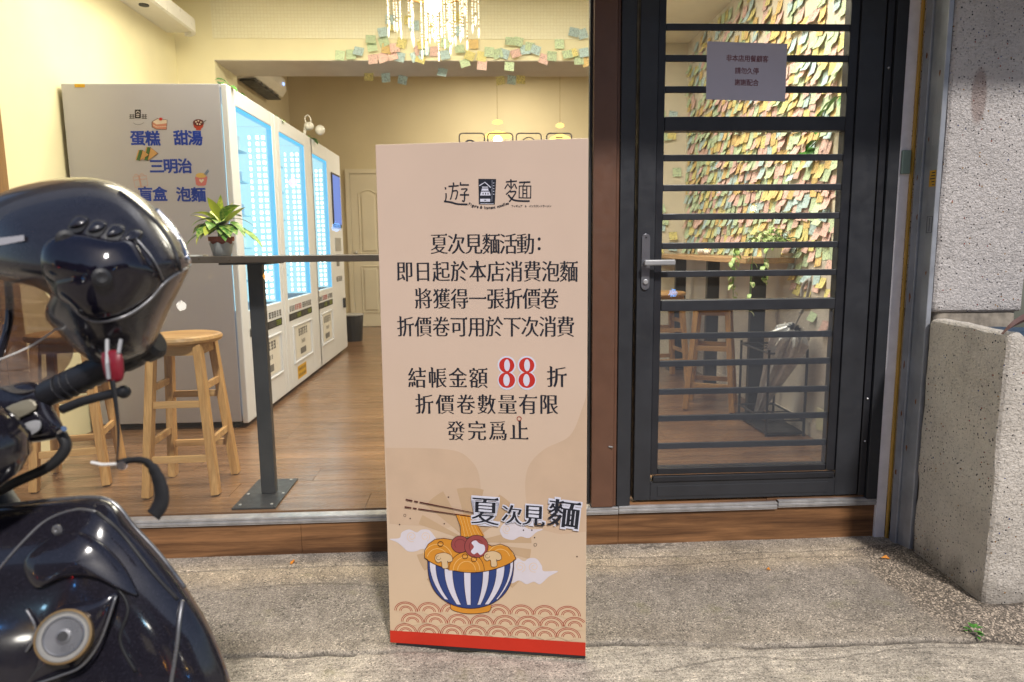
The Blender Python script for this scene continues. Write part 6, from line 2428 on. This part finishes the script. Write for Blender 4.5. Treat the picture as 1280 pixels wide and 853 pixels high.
# head cover between the bars, fork, wheel, floor board, seat (mostly outside the picture)
q = MB().ball((-.74, -1.86, 1.0), .12, 20, (1.5, .8, .7))
q.build('handlebar_cover', M['gloss'], scoot, smooth=True)
MB().tube([(-.70, -1.74, .90), (-.66, -1.58, .55), (-.64, -1.46, .25)], .028, 10).build('fork', M['matt'], scoot, smooth=True)
def wheel(y):
    w_ = MB()
    pr = [(.13, -.04), (.20, -.05), (.225, -.03), (.232, 0), (.225, .03), (.20, .05), (.13, .04)]
    w_.lathe(pr, (-.64, y, .232-.02), 32, (1, 0, 0))
    o = w_.build('wheel', M['rubber'], scoot, smooth=True)
    MB().lathe([(.0, -.052), (.03, -.052), (.128, -.042), (.128, .042), (.03, .052), (0, .052)], (-.64, y, .232-.02), 24, (1, 0, 0)).build('rim', M['alu'], o)
wheel(-1.44)
wheel(-2.72)
MB().inflate([(-.11, 0), (-.08, .20), (.08, .20), (.11, 0)], (0, .1), lambda a, b, h: Vector((-.64+h, -1.44+a*2.1, .36+b*.55)), .06, 4, .4).build('front_fender', M['gloss'], scoot, smooth=True)
MB().box(-.83, -.45, -2.45, -1.80, .26, .31).build('floorboard', M['matt'], scoot, bevel=.015)
MB().ball((-.64, -2.66, .56), .30, 20, (.62, 1.25, .72)).build('rear_body', M['gloss'], scoot, smooth=True)
MB().ball((-.64, -2.62, .79), .30, 20, (.5, 1.15, .22)).build('seat', M['webbing'], scoot, smooth=True)
MB().tube([(-.52, -2.35, .30), (-.40, -2.30, -.012)], .012, 8).build('side_stand', M['alu'], scoot, smooth=True)

# helmet
hel = empty('motorcycle_helmet', pt(120, 455, .90), 'glossy black open face helmet with smoked visor hanging on the scooter handlebar', 'helmet')
ho = spline([(-42, 330), (-44, 290), (-30, 258), (0, 241), (50, 227), (105, 221.5), (150, 231), (185, 252), (212, 282), (232, 312), (239, 328), (232, 348), (210, 392), (190, 436), (168, 450), (140, 456), (115, 452), (92, 436), (72, 415), (58, 400), (57, 384), (62, 370), (40, 358), (0, 350)], 4, True)
q = MB().inflate(ho, (95, 335), fm(.90), .125, 12, .46, back=.115)
shell = q.build('shell', M['shell'], hel, smooth=True)
def on_hel(x, y, lift=0, D=.90, dep=.125, cen=(95, 335), out=ho, pw=.46):
    dx, dy = x-cen[0], y-cen[1]
    if abs(dx)+abs(dy) < 1e-6:
        return pt(x, y, D-dep-lift)
    kk = 1
    n = len(out)
    for i in range(n):
        a, b = out[i], out[(i+1) % n]
        ax, ay, bx_, by_ = a[0]-cen[0], a[1]-cen[1], b[0]-cen[0], b[1]-cen[1]
        den = dx*(by_-ay)-dy*(bx_-ax)
        if abs(den) < 1e-9:
            continue
        t = (ax*(by_-ay)-ay*(bx_-ax))/den
        s_ = (ax*dy-ay*dx)/den
        if 0 <= s_ <= 1 and t > 0:
            kk = 1/t
            break
    k = min(.999, kk)
    return pt(x, y, D-dep*math.sqrt(max(0, 1-k**(1/pw)))-lift)
vis = spline([(52, 330), (60, 300), (95, 292), (140, 300), (168, 302), (186, 330), (203, 348), (185, 372), (150, 394), (112, 400), (90, 384), (66, 366)], 4, True)
q = MB().inflate(vis, (125, 345), lambda x, y, h: on_hel(x, y, .0)+(-FW)*h, .018, 6, .35, back=.004)
vo = q.build('visor', M['visor'], hel, smooth=True)
def htube(pts, rad, name, m, lift=.003, par=None):
    L = [on_hel(p[0], p[1], lift) for p in spline(pts, 5)]
    return MB().tube(L, rad, 8).build(name, m, par or hel, smooth=True)
htube([(236, 334), (208, 352), (186, 376), (155, 396), (118, 402), (94, 388), (78, 366)], .0017, 'rim_seal', M['trimgrey'], .003)
htube([(170, 298), (192, 325), (204, 350)], .0012, 'rim_seal', M['trimgrey'], .003)
htube([(196, 262), (212, 280), (226, 302), (236, 328)], .0032, 'peak_trim', M['chrome'], .002)
htube([(150, 240), (190, 272), (215, 305), (226, 338)], .0022, 'shell_seam', M['dark'], .001)
for i in range(4):
    x = 84+i*23
    y_ = 279+i*5.5
    # a slanted vent: dark slot with a raised glossy lid in front of it
    quad = [(x, y_+8), (x+10, y_-9), (x+27, y_-6), (x+17, y_+11)]
    slot = MB().prism(spline(quad, 3, True), lambda a, b: on_hel(a, b, .0015), lambda a, b: on_hel(a, b, .0005))
    slot.build('vent_slot', M['dark'], shell)
    lid_ = [(x+3, y_+5), (x+12, y_-8), (x+25, y_-5), (x+19, y_+3)]
    MB().inflate(spline(lid_, 3, True), (x+14.5, y_-1.5), lambda a, b, h: on_hel(a, b, .003)+(-FW)*h, .0035, 3, .4, back=.002).build('vent_lid', M['shell'], shell, smooth=True)
for (x, y, r_) in ((83, 300, .011), (127, 347, .010)):
    c_ = on_hel(x, y, .016 if y > 320 else .004)
    MB().lathe([(0, 0), (r_, 0), (r_, .004), (r_*.6, .006), (0, .005)], c_, 20, (CAMPOS-c_)).build('pivot_screw', M['dark'], hel)
q = MB()
tp_ = [(-12, 299), (30, 294), (30.5, 301), (-10, 309)]
q.prism(tp_, lambda x, y: on_hel(x, y, .0025), lambda x, y: on_hel(x, y, .0035))
q.build('tape', flat('grey_white_tape', (170, 168, 172)), hel)
# chin pad and side flap
q = MB().inflate(spline([(62, 388), (80, 385), (110, 404), (150, 402), (192, 388), (205, 392), (190, 438), (165, 452), (138, 458), (112, 450), (85, 425), (62, 404)], 4, True), (135, 420), fm(.90), .06, 6, .4)
q.build('lining', M['webbing'], hel, smooth=True)
# clear shield turned back, seen under the shell at the left
cs_ = spline([(-60, 330), (0, 336), (40, 350), (66, 378), (84, 412), (92, 440), (80, 464), (54, 484), (20, 492), (-10, 478), (-40, 450), (-70, 400)], 4, True)
def csm(o):
    return lambda x, y: pt(x, y, .93 + .05*((x-20)/70)**2 - .03*((y-420)/70)**2 + o)
MB().prism(cs_, csm(0), csm(.0018)).build('clear_shield', M['clear'], hel, smooth=False)
htube_pts = [pt(p[0], p[1], .93 + .05*((p[0]-20)/70)**2 - .03*((p[1]-420)/70)**2 - .001) for p in spline([(-6, 452), (40, 432), (80, 404)], 6)]
MB().tube(htube_pts, .0012, 6).build('shield_edge', M['white_plastic'], hel)
# buckle and strap
bk_ = [(127, 442), (151, 440), (155, 470), (148, 478), (137, 478), (131, 470)]
q = MB().inflate(spline(bk_, 3, True), (141, 460), fm(.805), .006, 4, .25, back=.006)
bo = q.build('buckle', M['buckle'], hel, smooth=True)
MB().tube([pt(134, 425, .81), pt(134, 455, .797), pt(136, 474, .797)], .0024, 6).build('webbing_loop', M['grey_plastic'], bo)
MB().tube([pt(151, 425, .81), pt(148, 442, .80)], .0022, 6).build('webbing_loop', M['grey_plastic'], bo)
def ribbon(pts, w_, name, m, par, twist=0):
    P_ = [Vector(p) for p in spline(pts, 6)]
    vs = []
    n = len(P_)
    for i, p in enumerate(P_):
        d = (P_[min(i+1, n-1)]-P_[max(i-1, 0)]).normalized()
        sd = d.cross(FW).normalized()
        nn = d.cross(sd)
        a = twist*i/n+.5
        sd = sd*math.cos(a)+nn*math.sin(a)
        ww = w_[i*len(w_)//n] if isinstance(w_, list) else w_
        vs += [p+sd*ww/2, p-sd*ww/2]
    q = MB().add(vs, [(2*i, 2*i+1, 2*i+3, 2*i+2) for i in range(n-1)])
    o = q.build(name, m, par, smooth=True)
    md = o.modifiers.new('solid', 'SOLIDIFY')
    md.thickness = .0016
    return o
ribbon([pt(141, 476, .80), pt(145, 500, .80), pt(149, 540, .80), pt(147, 578, .80)], .010, 'chin_strap', M['webbing'], hel, .6)
ribbon([pt(147, 580, .80), pt(162, 576, .80), pt(180, 577, .80), pt(192, 588, .80), pt(200, 608, .80), pt(201, 628, .80), pt(191, 645, .80)], [.008, .008, .009, .011, .016, .018, .019, .019, .018], 'strap_end', M['webbing'], hel, -.4)
MB().tube([pt(114, 578, .80), pt(128, 581, .80), pt(147, 580, .80)], .0018, 6).build('tag_cord', M['white_plastic'], hel)
MB().lathe([(0, -.002), (.0055, -.002), (.0055, .002), (0, .002)], pt(153, 582, .798), 12, -FW).build('snap_button', M['chrome'], hel)
